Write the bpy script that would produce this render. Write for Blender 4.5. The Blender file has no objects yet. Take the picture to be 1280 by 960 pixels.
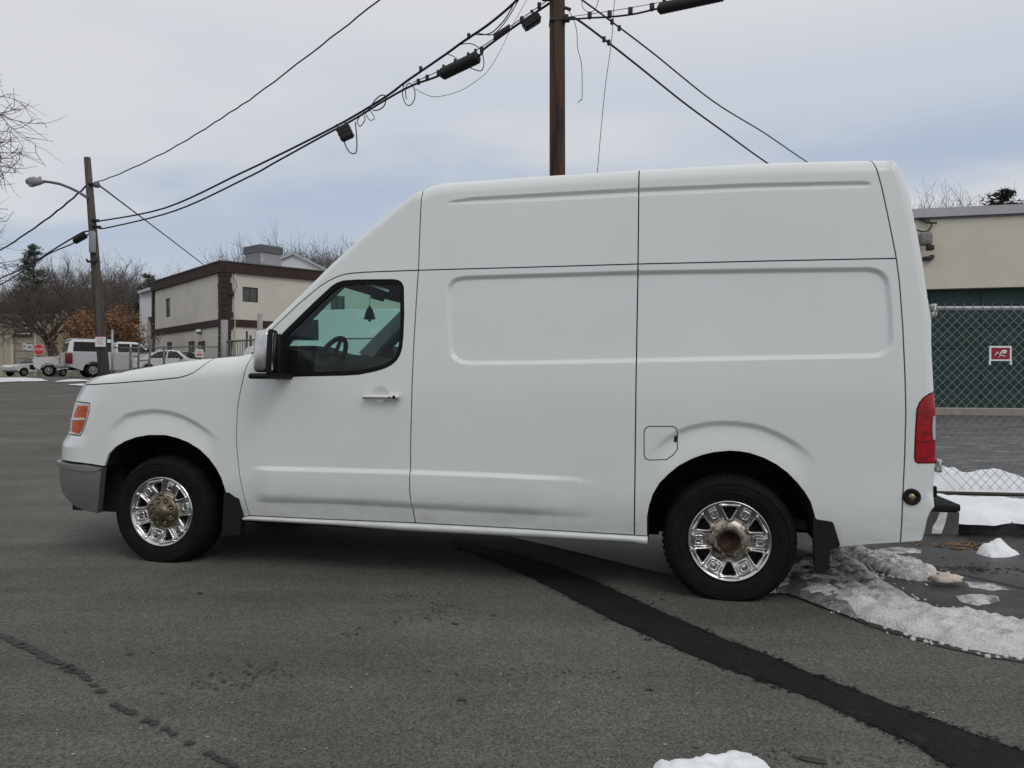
import bpy, bmesh, math, random
import numpy as np
from mathutils import Vector, Matrix, noise
from mathutils.geometry import delaunay_2d_cdt, tessellate_polygon

sc = bpy.context.scene
C = sc.collection
R = math.radians

# ------------------------------------------------------------------ camera
cam = bpy.data.cameras.new('camera')
cam.lens = 27.0
cam.sensor_width = 36.0
cam.shift_y = -4.0 / 1280.0
cam.clip_start = 0.05
cam.clip_end = 3000
camo = bpy.data.objects.new('camera', cam)
C.objects.link(camo)
camo.location = (0, 0, 1.265)
camo.rotation_euler = (R(90), 0, 0)
sc.camera = camo
sc.view_settings.view_transform = 'Standard'
sc.view_settings.look = 'None'
sc.view_settings.exposure = 0.0
sc.view_settings.gamma = 1.0
sc.cycles.max_bounces = 8
sc.cycles.transparent_max_bounces = 24

# ------------------------------------------------------------------ sky
SUN_EL, SUN_AZ = 46.0, 150.0          # degrees; azimuth clockwise from +Y (the view direction)
world = bpy.data.worlds.new('World')
sc.world = world
world.use_nodes = True
wt = world.node_tree
wt.nodes.clear()
def wn(t, **kw):
    n = wt.nodes.new(t)
    for k, v in kw.items():
        setattr(n, k, v)
    return n
wo = wn('ShaderNodeOutputWorld')
bg = wn('ShaderNodeBackground')
bg.inputs['Strength'].default_value = 0.1
sky = wn('ShaderNodeTexSky')
sky.sky_type = 'NISHITA'
sky.sun_disc = False
sky.sun_elevation = R(SUN_EL)
sky.sun_rotation = R(SUN_AZ)
sky.air_density = 1.2
sky.dust_density = 3.0
tc = wn('ShaderNodeTexCoord')
sep = wn('ShaderNodeSeparateXYZ')
wt.links.new(tc.outputs['Generated'], sep.inputs[0])
# overcast: a cloud deck seen in perspective (direction divided by its height)
zz = wn('ShaderNodeMath', operation='ADD'); zz.inputs[1].default_value = 0.32
wt.links.new(sep.outputs['Z'], zz.inputs[0])
dx = wn('ShaderNodeMath', operation='DIVIDE'); dy = wn('ShaderNodeMath', operation='DIVIDE')
wt.links.new(sep.outputs['X'], dx.inputs[0]); wt.links.new(zz.outputs[0], dx.inputs[1])
wt.links.new(sep.outputs['Y'], dy.inputs[0]); wt.links.new(zz.outputs[0], dy.inputs[1])
cmb = wn('ShaderNodeCombineXYZ')
wt.links.new(dx.outputs[0], cmb.inputs[0]); wt.links.new(dy.outputs[0], cmb.inputs[1])
mp = wn('ShaderNodeMapping')
mp.inputs['Location'].default_value = (4.844, 2.597, 0.0)
mp.inputs['Scale'].default_value = (0.595, 0.93, 1.0)
mp.inputs['Rotation'].default_value = (0, 0, R(-11.2))
wt.links.new(cmb.outputs[0], mp.inputs['Vector'])
nz = wn('ShaderNodeTexNoise')
nz.inputs['Scale'].default_value = 1.04
nz.inputs['Detail'].default_value = 5.0
nz.inputs['Roughness'].default_value = 0.5
wt.links.new(mp.outputs[0], nz.inputs['Vector'])
# cloud colour over height: pale at the horizon, a blue grey belt, lilac grey above, brighter towards the zenith
cr = wn('ShaderNodeValToRGB')
cr.color_ramp.interpolation = 'EASE'
els = cr.color_ramp.elements
els[0].position = 0.0; els[0].color = (0.56, 0.60, 0.66, 1)
els[1].position = 1.0; els[1].color = (0.98, 0.98, 0.98, 1)
for p, c in [(0.07, (0.62, 0.66, 0.72)), (0.17, (0.48, 0.55, 0.66)), (0.25, (0.44, 0.52, 0.64)), (0.33, (0.61, 0.65, 0.72)), (0.45, (0.74, 0.745, 0.76)), (0.7, (0.90, 0.90, 0.90))]:
    e = els.new(p); e.color = (*c, 1)
wt.links.new(sep.outputs['Z'], cr.inputs[0])
cb = wn('ShaderNodeMix', data_type='RGBA'); cb.blend_type = 'MIX'
cb.inputs['B'].default_value = (0.735, 0.735, 0.75, 1)
wt.links.new(cr.outputs[0], cb.inputs['A'])
nr = wn('ShaderNodeMapRange')
nr.inputs['From Min'].default_value = 0.429; nr.inputs['From Max'].default_value = 0.551
nr.inputs['To Min'].default_value = 0.0; nr.inputs['To Max'].default_value = 0.867
nr.interpolation_type = 'SMOOTHSTEP'
wt.links.new(nz.outputs['Fac'], nr.inputs['Value'])
wt.links.new(nr.outputs[0], cb.inputs['Factor'])
scl = wn('ShaderNodeVectorMath', operation='SCALE'); scl.inputs['Scale'].default_value = 10.0
wt.links.new(cb.outputs['Result'], scl.inputs[0])
thin = wn('ShaderNodeMix', data_type='RGBA'); thin.inputs['Factor'].default_value = 0.9
wt.links.new(sky.outputs[0], thin.inputs['A'])
wt.links.new(scl.outputs[0], thin.inputs['B'])
wt.links.new(thin.outputs['Result'], bg.inputs['Color'])
wt.links.new(bg.outputs[0], wo.inputs[0])

sun = bpy.data.lights.new('sun', 'SUN')
sun.energy = 0.6
sun.angle = R(25)
sun.color = (1.0, 0.97, 0.93)
suno = bpy.data.objects.new('sun', sun)
C.objects.link(suno)
sd = Vector((math.sin(R(SUN_AZ)) * math.cos(R(SUN_EL)), math.cos(R(SUN_AZ)) * math.cos(R(SUN_EL)), math.sin(R(SUN_EL))))
suno.rotation_euler = (-sd).to_track_quat('-Z', 'Y').to_euler()
suno.location = (0, 0, 60)

# ------------------------------------------------------------------ materials
MATS = {}
def mat(name, col, rough=0.6, metal=0.0, coat=0.0, spec=0.5, var=0.0, vscale=3.0, bump=0.0, bscale=30.0, col2=None, c2scale=2.0, c2lo=0.5, c2hi=0.62,
        stretch=None, speck=None, streak=None, trans=0.0, ior=1.45):
    if name in MATS:
        return MATS[name]
    m = bpy.data.materials.new(name)
    m.use_nodes = True
    nt = m.node_tree
    b = nt.nodes['Principled BSDF']
    b.inputs['Roughness'].default_value = rough
    b.inputs['Metallic'].default_value = metal
    b.inputs['Coat Weight'].default_value = coat
    b.inputs['Coat Roughness'].default_value = 0.08
    b.inputs['Specular IOR Level'].default_value = spec
    b.inputs['IOR'].default_value = ior
    b.inputs['Transmission Weight'].default_value = trans
    b.inputs['Base Color'].default_value = (*col, 1)
    t = nt.nodes.new('ShaderNodeTexCoord')
    vec = t.outputs['Object']
    if stretch:
        mpn = nt.nodes.new('ShaderNodeMapping')
        mpn.inputs['Scale'].default_value = stretch
        nt.links.new(vec, mpn.inputs[0])
        vec = mpn.outputs[0]
    def nzn(scale, detail=6.0, rough=0.6):
        n = nt.nodes.new('ShaderNodeTexNoise')
        n.inputs['Scale'].default_value = scale
        n.inputs['Detail'].default_value = detail
        n.inputs['Roughness'].default_value = rough
        nt.links.new(vec, n.inputs['Vector'])
        return n
    cur = None
    if var > 0:
        n = nzn(vscale)
        r = nt.nodes.new('ShaderNodeMapRange')
        r.inputs['From Min'].default_value = 0.3; r.inputs['From Max'].default_value = 0.7
        r.inputs['To Min'].default_value = 1 - var; r.inputs['To Max'].default_value = 1 + var
        nt.links.new(n.outputs['Fac'], r.inputs['Value'])
        s = nt.nodes.new('ShaderNodeVectorMath'); s.operation = 'SCALE'
        s.inputs[0].default_value = col
        nt.links.new(r.outputs[0], s.inputs['Scale'])
        cur = s.outputs[0]
    if col2 is not None:
        n = nzn(c2scale, 8.0, 0.65)
        r = nt.nodes.new('ShaderNodeMapRange')
        r.inputs['From Min'].default_value = c2lo; r.inputs['From Max'].default_value = c2hi
        nt.links.new(n.outputs['Fac'], r.inputs['Value'])
        mx = nt.nodes.new('ShaderNodeMix'); mx.data_type = 'RGBA'
        mx.inputs['A'].default_value = (*col, 1)
        mx.inputs['B'].default_value = (*col2, 1)
        if cur is not None:
            nt.links.new(cur, mx.inputs['A'])
        nt.links.new(r.outputs[0], mx.inputs['Factor'])
        cur = mx.outputs['Result']
    if streak is not None:
        mps = nt.nodes.new('ShaderNodeMapping')
        mps.inputs['Rotation'].default_value = (0, 0, streak[0])
        mps.inputs['Scale'].default_value = (0.22, 1.6, 1)
        nt.links.new(t.outputs['Object'], mps.inputs[0])
        n = nzn(1.0, 7.0, 0.62)
        nt.links.new(mps.outputs[0], n.inputs['Vector'])
        r = nt.nodes.new('ShaderNodeMapRange')
        r.inputs['From Min'].default_value = 0.35; r.inputs['From Max'].default_value = 0.65
        r.inputs['To Min'].default_value = 1 - streak[1]; r.inputs['To Max'].default_value = 1 + streak[1]
        nt.links.new(n.outputs['Fac'], r.inputs['Value'])
        s = nt.nodes.new('ShaderNodeVectorMath'); s.operation = 'SCALE'
        if cur is not None: nt.links.new(cur, s.inputs[0])
        else: s.inputs[0].default_value = col
        nt.links.new(r.outputs[0], s.inputs['Scale'])
        cur = s.outputs[0]
    if speck is not None:
        v = nt.nodes.new('ShaderNodeTexVoronoi')
        v.inputs['Scale'].default_value = speck[0]
        nt.links.new(vec, v.inputs['Vector'])
        r = nt.nodes.new('ShaderNodeMapRange')
        r.inputs['From Min'].default_value = 0.0; r.inputs['From Max'].default_value = 1.0
        r.inputs['To Min'].default_value = 1 - speck[1]; r.inputs['To Max'].default_value = 1 + speck[1]
        nt.links.new(v.outputs['Color'], r.inputs['Value'])
        s = nt.nodes.new('ShaderNodeVectorMath'); s.operation = 'SCALE'
        if cur is not None:
            nt.links.new(cur, s.inputs[0])
        else:
            s.inputs[0].default_value = col
        nt.links.new(r.outputs[0], s.inputs['Scale'])
        cur = s.outputs[0]
    if cur is not None:
        nt.links.new(cur, b.inputs['Base Color'])
    if bump > 0:
        n = nzn(bscale, 4.0)
        bp = nt.nodes.new('ShaderNodeBump')
        bp.inputs['Strength'].default_value = bump
        bp.inputs['Distance'].default_value = 0.02
        nt.links.new(n.outputs['Fac'], bp.inputs['Height'])
        nt.links.new(bp.outputs[0], b.inputs['Normal'])
    MATS[name] = m
    return m

def glass_mat(name, tint, gloss=1.0):
    m = bpy.data.materials.new(name)
    m.use_nodes = True
    nt = m.node_tree
    nt.nodes.clear()
    o = nt.nodes.new('ShaderNodeOutputMaterial')
    tr = nt.nodes.new('ShaderNodeBsdfTransparent'); tr.inputs[0].default_value = (*tint, 1)
    gl = nt.nodes.new('ShaderNodeBsdfGlossy'); gl.inputs['Roughness'].default_value = 0.02
    fr = nt.nodes.new('ShaderNodeFresnel')
    ge = nt.nodes.new('ShaderNodeNewGeometry')
    io = nt.nodes.new('ShaderNodeMapRange')
    io.inputs['To Min'].default_value = 1.45; io.inputs['To Max'].default_value = 1 / 1.45   # thin sheet: same reflection from both sides
    nt.links.new(ge.outputs['Backfacing'], io.inputs['Value'])
    nt.links.new(io.outputs[0], fr.inputs[0])
    mu = nt.nodes.new('ShaderNodeMath'); mu.operation = 'MULTIPLY'; mu.inputs[1].default_value = gloss
    mx = nt.nodes.new('ShaderNodeMixShader')
    nt.links.new(fr.outputs[0], mu.inputs[0]); nt.links.new(mu.outputs[0], mx.inputs[0])
    nt.links.new(tr.outputs[0], mx.inputs[1]); nt.links.new(gl.outputs[0], mx.inputs[2])
    nt.links.new(mx.outputs[0], o.inputs[0])
    MATS[name] = m
    return m

PAINT = mat('van_paint', (0.715, 0.748, 0.737), 0.2, coat=0.7, var=0.03, vscale=1.1)
def road_film(m, z0, z1, amount, col):
    """dried road film on the lower body, broken up by noise"""
    nt = m.node_tree; b = nt.nodes['Principled BSDF']
    src = b.inputs['Base Color'].links[0].from_socket
    t = nt.nodes.new('ShaderNodeTexCoord'); sp_ = nt.nodes.new('ShaderNodeSeparateXYZ')
    nt.links.new(t.outputs['Object'], sp_.inputs[0])
    r = nt.nodes.new('ShaderNodeMapRange'); r.interpolation_type = 'SMOOTHSTEP'
    r.inputs['From Min'].default_value = z1; r.inputs['From Max'].default_value = z0
    nt.links.new(sp_.outputs['Z'], r.inputs['Value'])
    n = nt.nodes.new('ShaderNodeTexNoise'); n.inputs['Scale'].default_value = 7.0; n.inputs['Detail'].default_value = 8.0; n.inputs['Roughness'].default_value = .7
    mp_ = nt.nodes.new('ShaderNodeMapping'); mp_.inputs['Scale'].default_value = (.6, 1, 1.6)
    nt.links.new(t.outputs['Object'], mp_.inputs[0]); nt.links.new(mp_.outputs[0], n.inputs['Vector'])
    r2 = nt.nodes.new('ShaderNodeMapRange'); r2.inputs['From Min'].default_value = .36; r2.inputs['From Max'].default_value = .7; r2.inputs['To Max'].default_value = amount
    nt.links.new(n.outputs['Fac'], r2.inputs['Value'])
    mu = nt.nodes.new('ShaderNodeMath'); mu.operation = 'MULTIPLY'
    nt.links.new(r.outputs[0], mu.inputs[0]); nt.links.new(r2.outputs[0], mu.inputs[1])
    mx = nt.nodes.new('ShaderNodeMix'); mx.data_type = 'RGBA'; mx.inputs['B'].default_value = (*col, 1)
    nt.links.new(src, mx.inputs['A']); nt.links.new(mu.outputs[0], mx.inputs['Factor'])
    nt.links.new(mx.outputs['Result'], b.inputs['Base Color'])
road_film(PAINT, 0.30, 0.75, 0.42, (0.30, 0.285, 0.25))
GAPM = mat('panel_gap_black', (0.012, 0.012, 0.012), 0.8)
RUBBER = mat('tyre_rubber', (0.0085, 0.0085, 0.009), 0.8, var=0.4, vscale=9, bump=0.15, bscale=60, spec=0.18)
BLACKP = mat('black_plastic', (0.010, 0.010, 0.011), 0.55, bump=0.1, bscale=120, spec=0.25)
SEALM = mat('window_seal', (0.006, 0.006, 0.006), 0.5, spec=0.2)
CHROME = mat('chrome', (0.56, 0.56, 0.55), 0.2, metal=1.0, var=0.15, vscale=17)
STEELC = mat('bumper_steel', (0.25, 0.255, 0.26), 0.32, metal=0.6, var=0.12, vscale=4)
RUST = mat('rusty_hub', (0.055, 0.028, 0.017), 0.8, metal=0.2, var=0.4, vscale=40, bump=0.4, bscale=80, col2=(0.018, 0.011, 0.008), c2scale=22)
GRIME = mat('grimy_chrome', (0.38, 0.35, 0.30), 0.35, metal=0.8, var=0.35, vscale=30, col2=(0.12, 0.085, 0.05), c2scale=26, c2lo=.48, c2hi=.6)
DARK = mat('wheel_well', (0.008, 0.008, 0.008), 0.9)
INTER = mat('cab_interior', (0.014, 0.014, 0.015), 0.8, var=0.3, vscale=12, spec=.25)
INTERL = mat('seat_cloth', (0.06, 0.062, 0.064), 0.9, var=0.25, vscale=25)
TRIMG = mat('pillar_trim', (0.16, 0.16, 0.16), 0.8, var=.15, vscale=20)
AMBER = mat('amber_lens', (0.46, 0.075, 0.008), 0.3, coat=0.1, var=0.35, vscale=45, spec=.25)
REDL = mat('red_lens', (0.33, 0.003, 0.010), 0.2, coat=0.4, var=0.45, vscale=14, stretch=(1, 1, 3))
REDD = mat('dark_red_lens', (0.20, 0.002, 0.006), 0.15, coat=1.0)
CLEARL = mat('clear_lens', (0.50, 0.49, 0.48), 0.12, coat=0.6, var=0.2, vscale=60)
GLASS = glass_mat('door_glass', (0.88, 0.96, 0.93))
GLASSG = glass_mat('green_tinted_glass', (0.50, 0.83, 0.76))
DGLASS = mat('dark_window_glass', (0.008, 0.009, 0.010), 0.08, spec=0.3)
ASPH = None

# ------------------------------------------------------------------ object helpers
def tag(o, label=None, cat=None, group=None, kind=None):
    if label: o['label'] = label
    if cat: o['category'] = cat
    if group: o['group'] = group
    if kind: o['kind'] = kind
    return o
def empty(name, loc=(0, 0, 0), rz=0.0, label=None, cat=None, group=None, parent=None):
    o = bpy.data.objects.new(name, None)
    o.empty_display_size = 0.2
    C.objects.link(o)
    o.location = loc
    o.rotation_euler = (0, 0, rz)
    if parent: o.parent = parent
    return tag(o, label, cat, group)

class MB:
    """collects geometry for ONE mesh object"""
    def __init__(s):
        s.v = []; s.f = []; s.m = []; s.sm = []
    def add(s, vs, fs, mi=0, smooth=False):
        k = len(s.v)
        s.v += [tuple(p) for p in vs]
        s.f += [tuple(i + k for i in f) for f in fs]
        s.m += [mi] * len(fs); s.sm += [smooth] * len(fs)
        return s
    def box(s, a, b, mi=0):
        x0, y0, z0 = a; x1, y1, z1 = b
        return s.add([(x0, y0, z0), (x1, y0, z0), (x1, y1, z0), (x0, y1, z0), (x0, y0, z1), (x1, y0, z1), (x1, y1, z1), (x0, y1, z1)],
                     [(0, 3, 2, 1), (4, 5, 6, 7), (0, 1, 5, 4), (1, 2, 6, 5), (2, 3, 7, 6), (3, 0, 4, 7)], mi)
    def rbox(s, a, b, r=0.01, seg=2, mi=0):
        bm = bmesh.new()
        bmesh.ops.create_cube(bm, size=1)
        for v in bm.verts:
            v.co = Vector([(a[i] + b[i]) / 2 + v.co[i] * (b[i] - a[i]) for i in range(3)])
        bmesh.ops.bevel(bm, geom=list(bm.edges), offset=r, segments=seg, affect='EDGES', profile=0.5)
        bm.verts.index_update()
        s.add([v.co for v in bm.verts], [[v.index for v in f.verts] for f in bm.faces], mi, True)
        bm.free()
        return s
    def prism(s, poly, d0, d1, axis='y', mi=0, smooth=False):
        """poly in 2D, extruded along axis from d0 to d1"""
        def p3(p, d):
            return {'y': (p[0], d, p[1]), 'x': (d, p[0], p[1]), 'z': (p[0], p[1], d)}[axis]
        n = len(poly)
        vs = [p3(p, d0) for p in poly] + [p3(p, d1) for p in poly]
        tri = tessellate_polygon([[Vector((p[0], p[1], 0)) for p in poly]])
        fs = [tuple(t) for t in tri] + [tuple(i + n for i in reversed(t)) for t in tri]
        fs += [(i, (i + 1) % n, (i + 1) % n + n, i + n) for i in range(n)]
        return s.add(vs, fs, mi, smooth)
    def tube(s, pts, r, n=6, mi=0, cap=True):
        pts = [Vector(p) for p in pts]
        rs = r if isinstance(r, (list, tuple)) else [r] * len(pts)
        k = len(s.v)
        up = None
        for i, p in enumerate(pts):
            a = pts[max(0, i - 1)]; b = pts[min(len(pts) - 1, i + 1)]
            t = (b - a)
            t = t.normalized() if t.length > 1e-9 else Vector((0, 0, 1))
            if up is None:
                up = Vector((0, 0, 1)) if abs(t.z) < 0.9 else Vector((1, 0, 0))
            x = up.cross(t)
            x = x.normalized() if x.length > 1e-6 else t.orthogonal().normalized()
            y = t.cross(x)
            up = y
            for j in range(n):
                q = 2 * math.pi * j / n
                s.v.append(tuple(p + (x * math.cos(q) + y * math.sin(q)) * rs[i]))
        for i in range(len(pts) - 1):
            for j in range(n):
                a = k + i * n + j; b = k + i * n + (j + 1) % n
                s.f.append((a, b, b + n, a + n)); s.m.append(mi); s.sm.append(True)
        if cap and n > 2:
            s.f.append(tuple(k + j for j in reversed(range(n)))); s.m.append(mi); s.sm.append(False)
            e = k + (len(pts) - 1) * n
            s.f.append(tuple(e + j for j in range(n))); s.m.append(mi); s.sm.append(False)
        return s
    def lathe(s, prof, n=32, axis='y', mi=0, centre=(0, 0, 0), smooth=True):
        """prof: list of (radius, offset along axis)"""
        k = len(s.v)
        for r_, d in prof:
            for j in range(n):
                q = 2 * math.pi * j / n
                a, b = r_ * math.cos(q), r_ * math.sin(q)
                p = {'y': (a, d, b), 'x': (d, a, b), 'z': (a, b, d)}[axis]
                s.v.append((p[0] + centre[0], p[1] + centre[1], p[2] + centre[2]))
        for i in range(len(prof) - 1):
            for j in range(n):
                a = k + i * n + j; b = k + i * n + (j + 1) % n
                s.f.append((a, a + n, b + n, b) if axis != 'z' else (a, b, b + n, a + n)); s.m.append(mi); s.sm.append(smooth)
        return s
    def xf(s, M):
        s.v = [tuple(M @ Vector(p)) for p in s.v]
        return s
    def build(s, name, mats, parent=None, recalc=True):
        me = bpy.data.meshes.new(name)
        me.from_pydata(s.v, [], s.f)
        if not isinstance(mats, (list, tuple)): mats = [mats]
        for m in mats: me.materials.append(m)
        me.polygons.foreach_set('material_index', s.m)
        me.polygons.foreach_set('use_smooth', s.sm)
        if recalc:
            bm = bmesh.new(); bm.from_mesh(me)
            bmesh.ops.recalc_face_normals(bm, faces=list(bm.faces))
            bm.to_mesh(me); bm.free()
        me.update()
        o = bpy.data.objects.new(name, me)
        C.objects.link(o)
        if parent: o.parent = parent
        return o

def copy_tree(o, parent=None):
    c = o.copy(); C.objects.link(c)
    c.parent = parent
    for ch in list(o.children): copy_tree(ch, c)
    return c
def smoothstep(a, b, x):
    t = np.clip((x - a) / (b - a), 0, 1)
    return t * t * (3 - 2 * t)

# ------------------------------------------------------------------ terrain height
def GH(x, y):
    t = min(1.0, max(0.0, (x + 4) / 8.0)); t = t * t * (3 - 2 * t)
    amp = 1.65 + (0.55 - 1.65) * t
    return -0.0134 * min(3.0, max(-3.0, x)) + amp * (1 - math.exp(-max(0.0, y - 8.0) / 18.0))

# ------------------------------------------------------------------ ground and road
ASPH = mat('asphalt', (0.112, 0.107, 0.096), 0.85, var=0.2, vscale=0.33, bump=0.55, bscale=170, col2=(0.155, 0.149, 0.135), c2scale=0.45, c2lo=0.48, c2hi=0.7, speck=(135, 0.62), spec=0.35, streak=(0.62, 0.2))
ASPHW = mat('wet_asphalt', (0.024, 0.024, 0.026), 0.4, var=0.4, vscale=2.2, bump=0.8, bscale=70, col2=(0.075, 0.072, 0.068), c2scale=2.6, c2lo=.47, c2hi=.66, speck=(140, 0.6), streak=(-0.35, 0.35))
ASPHL = mat('lot_asphalt', (0.075, 0.078, 0.082), 0.7, var=0.3, vscale=1.3, bump=0.4, bscale=60, col2=(0.21, 0.215, 0.22), c2scale=3.6, c2lo=.50, c2hi=.68, stretch=(0.5, 1.5, 1), speck=(22, .5))
TAR = mat('tar_seal', (0.0135, 0.0132, 0.0132), 0.75, var=0.3, vscale=3, bump=0.5, bscale=150, speck=(190, 0.6), spec=0.18, col2=(0.035, 0.034, 0.032), c2scale=7, c2lo=.58, c2hi=.75)
STAIN = mat('oil_stain', (0.022, 0.021, 0.020), 0.55, var=0.2, vscale=20)
SNOW = mat('snow', (0.80, 0.82, 0.85), 0.75, var=0.06, vscale=4, bump=0.5, bscale=14)
SNOWD = mat('dirty_snow', (0.70, 0.69, 0.67), 0.75, var=0.12, vscale=7, bump=1.0, bscale=75, col2=(0.22, 0.205, 0.19), c2scale=6.0, c2lo=.57, c2hi=.78, speck=(160, .16))
SLUSH = mat('grey_slush', (0.13, 0.122, 0.112), 0.7, var=0.35, vscale=14, bump=1.0, bscale=70, col2=(0.46, 0.45, 0.43), c2scale=13.0, c2lo=.34, c2hi=.86, speck=(220, .35))
SNOWT = mat('thin_snow', (0.13, 0.13, 0.13), 0.7, var=0.2, vscale=14, bump=0.8, bscale=50, col2=(0.62, 0.62, 0.64), c2scale=11.0, c2lo=.40, c2hi=.56)
CONC = mat('concrete', (0.30, 0.275, 0.235), 0.85, var=0.15, vscale=2.5, bump=0.3, bscale=30, col2=(0.16, 0.14, 0.12), c2scale=1.5, c2lo=.55, c2hi=.75)
SALT = mat('road_salt', (0.20, 0.20, 0.195), 0.9, var=0.2, vscale=8)

def axis_steps(stops):
    out = []
    for (a, b, st) in stops:
        n = max(1, round((b - a) / st))
        out += [a + (b - a) * i / n for i in range(n)]
    return out + [stops[-1][1]]
def make_road():
    xs = axis_steps([(-500, -80, 30), (-80, -12, 1.5), (-12, 12, 0.4), (12, 60, 1.5), (60, 500, 30)])
    ys = axis_steps([(-40, -2, 4), (-2, 14, 0.4), (14, 90, 1.2), (90, 700, 40)])
    vs = [(x, y, GH(x, y)) for y in ys for x in xs]
    n = len(xs)
    fs = [(j * n + i, j * n + i + 1, (j + 1) * n + i + 1, (j + 1) * n + i) for j in range(len(ys) - 1) for i in range(n - 1)]
    o = MB().add(vs, fs, 0, True).build('road', ASPH, recalc=False)
    tag(o, kind='structure')
make_road()

def pip(px, py, poly):
    inside = np.zeros(len(px), bool)
    n = len(poly)
    for i in range(n):
        x0, y0 = poly[i]; x1, y1 = poly[(i + 1) % n]
        c = ((y0 > py) != (y1 > py))
        with np.errstate(divide='ignore', invalid='ignore'):
            xi = (x1 - x0) * (py - y0) / (y1 - y0 + 1e-30) + x0
        inside ^= c & (px < xi)
    return inside
def seg_dist(px, py, pts, closed=True):
    d = np.full(len(px), 1e9)
    n = len(pts)
    for i in range(n if closed else n - 1):
        x0, y0 = pts[i]; x1, y1 = pts[(i + 1) % n]
        ex, ey = x1 - x0, y1 - y0
        L = ex * ex + ey * ey + 1e-18
        t = np.clip(((px - x0) * ex + (py - y0) * ey) / L, 0, 1)
        d = np.minimum(d, np.hypot(px - x0 - t * ex, py - y0 - t * ey))
    return d
def densify(poly, step, closed=True):
    out = []
    n = len(poly)
    for i in range(n if closed else n - 1):
        a = poly[i]; b = poly[(i + 1) % n]
        L = math.hypot(b[0] - a[0], b[1] - a[1])
        k = max(1, math.ceil(L / step))
        out += [(a[0] + (b[0] - a[0]) * j / k, a[1] + (b[1] - a[1]) * j / k) for j in range(k)]
    if not closed: out.append(poly[-1])
    return out
def ragged(poly, step, amp, seed=0, sc1=3.0):
    out = []
    for x, y in densify(poly, step):
        n = noise.noise_vector(Vector((x * sc1, y * sc1, seed))) + 0.5 * noise.noise_vector(Vector((x * sc1 * 3, y * sc1 * 3, seed + 9)))
        out.append((x + n.x * amp, y + n.y * amp))
    return out
def cdt_fill(loops, grid):
    """triangles filling loops[0] minus the later loops, with the grid points inside; returns 2D points and triangles"""
    pts = []; edges = []
    for lp in loops:
        k = len(pts); n = len(lp)
        pts += lp
        edges += [(k + i, k + (i + 1) % n) for i in range(n)]
    pts += grid
    V, E, F, a, b, c = delaunay_2d_cdt([Vector(p) for p in pts], edges, [], 0, 1e-6)
    F = [tuple(f) for f in F]
    P = np.array([(v.x, v.y) for v in V])
    T = np.array(F)
    cen = P[T].mean(axis=1)
    ok = pip(cen[:, 0], cen[:, 1], loops[0])
    for h in loops[1:]:
        ok &= ~pip(cen[:, 0], cen[:, 1], h)
    T = T[ok]
    A = P[T]
    ar = (A[:, 1, 0] - A[:, 0, 0]) * (A[:, 2, 1] - A[:, 0, 1]) - (A[:, 1, 1] - A[:, 0, 1]) * (A[:, 2, 0] - A[:, 0, 0])
    T[ar < 0] = T[ar < 0][:, ::-1]
    return P, T
def grid_in(loop, step, holes=(), margin=None):
    L = np.array(loop)
    x0, y0 = L.min(0); x1, y1 = L.max(0)
    gx, gy = np.meshgrid(np.arange(x0 + step / 2, x1, step), np.arange(y0 + step / 2, y1, step))
    gx = gx.ravel(); gy = gy.ravel()
    ok = pip(gx, gy, loop)
    gx, gy = gx[ok], gy[ok]
    ok = seg_dist(gx, gy, loop) > (margin or step * 0.4)
    return list(zip(gx[ok].tolist(), gy[ok].tolist()))
def drape(name, poly, dz, m, step=0.4, h=0.0, edge=0.1, nscale=6.0, namp=0.5, seed=0, smooth=True, parent=None, edge_pow=0.5):
    """a sheet or a mound laid on the terrain; h raises its middle with lumps"""
    poly = densify(poly, step)
    P, T = cdt_fill([poly], grid_in(poly, step))
    d = seg_dist(P[:, 0], P[:, 1], poly)
    vs = []
    for (x, y), q in zip(P.tolist(), d.tolist()):
        z = GH(x, y) + dz
        if h > 0:
            k = min(1.0, q / edge) ** edge_pow
            nn = noise.fractal(Vector((x * nscale, y * nscale, seed)), 0.9, 2.1, 4)
            z += h * k * max(0.15, 1 + namp * nn)
        vs.append((x, y, z))
    return MB().add(vs, T.tolist(), 0, smooth).build(name, m, parent, recalc=False)

# yard behind the fence, driveway apron behind the snow ridge
yard = [(4.595, 9.003), (5.548, 8.071), (30, 9.5), (45, 21), (9, 30), (1.0, 24), (1.5, 9.2)]
tag(drape('yard_pavement', yard, 0.008, ASPHL, 0.5), kind='structure')
apron = [(1.092, 4.994), (1.67, 4.646), (1.941, 3.998), (2.142, 3.718), (2.385, 3.578), (5.2, 2.9), (9, 3.6), (9, 7.6), (0.6, 7.9), (0.0, 6.2)]
tag(drape('driveway', ragged(apron, 0.12, 0.012, 3), 0.004, ASPHW, 0.25), kind='structure')
# tar seam running under the van
up = [(-0.503, 6.04), (-0.407, 6.016), (0.0, 5.622), (0.276, 5.295), (0.511, 4.903), (0.703, 4.498), (0.865, 4.154), (1.036, 3.825), (1.192, 3.575), (1.331, 3.319), (1.46, 3.114), (1.62, 2.879), (1.79, 2.644)]
lo = [(1.639, 2.314), (1.454, 2.537), (1.414, 2.715), (1.322, 2.884), (1.22, 3.083), (1.057, 3.275), (0.875, 3.502), (0.708, 3.776), (0.532, 4.084), (0.349, 4.465), (0.128, 4.923), (-0.169, 5.412), (-0.412, 5.813)]
tag(drape('tar_strip', ragged(up + lo, 0.02, 0.012, 5, 14.0), 0.0045, TAR, 0.2), kind='structure')

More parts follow.
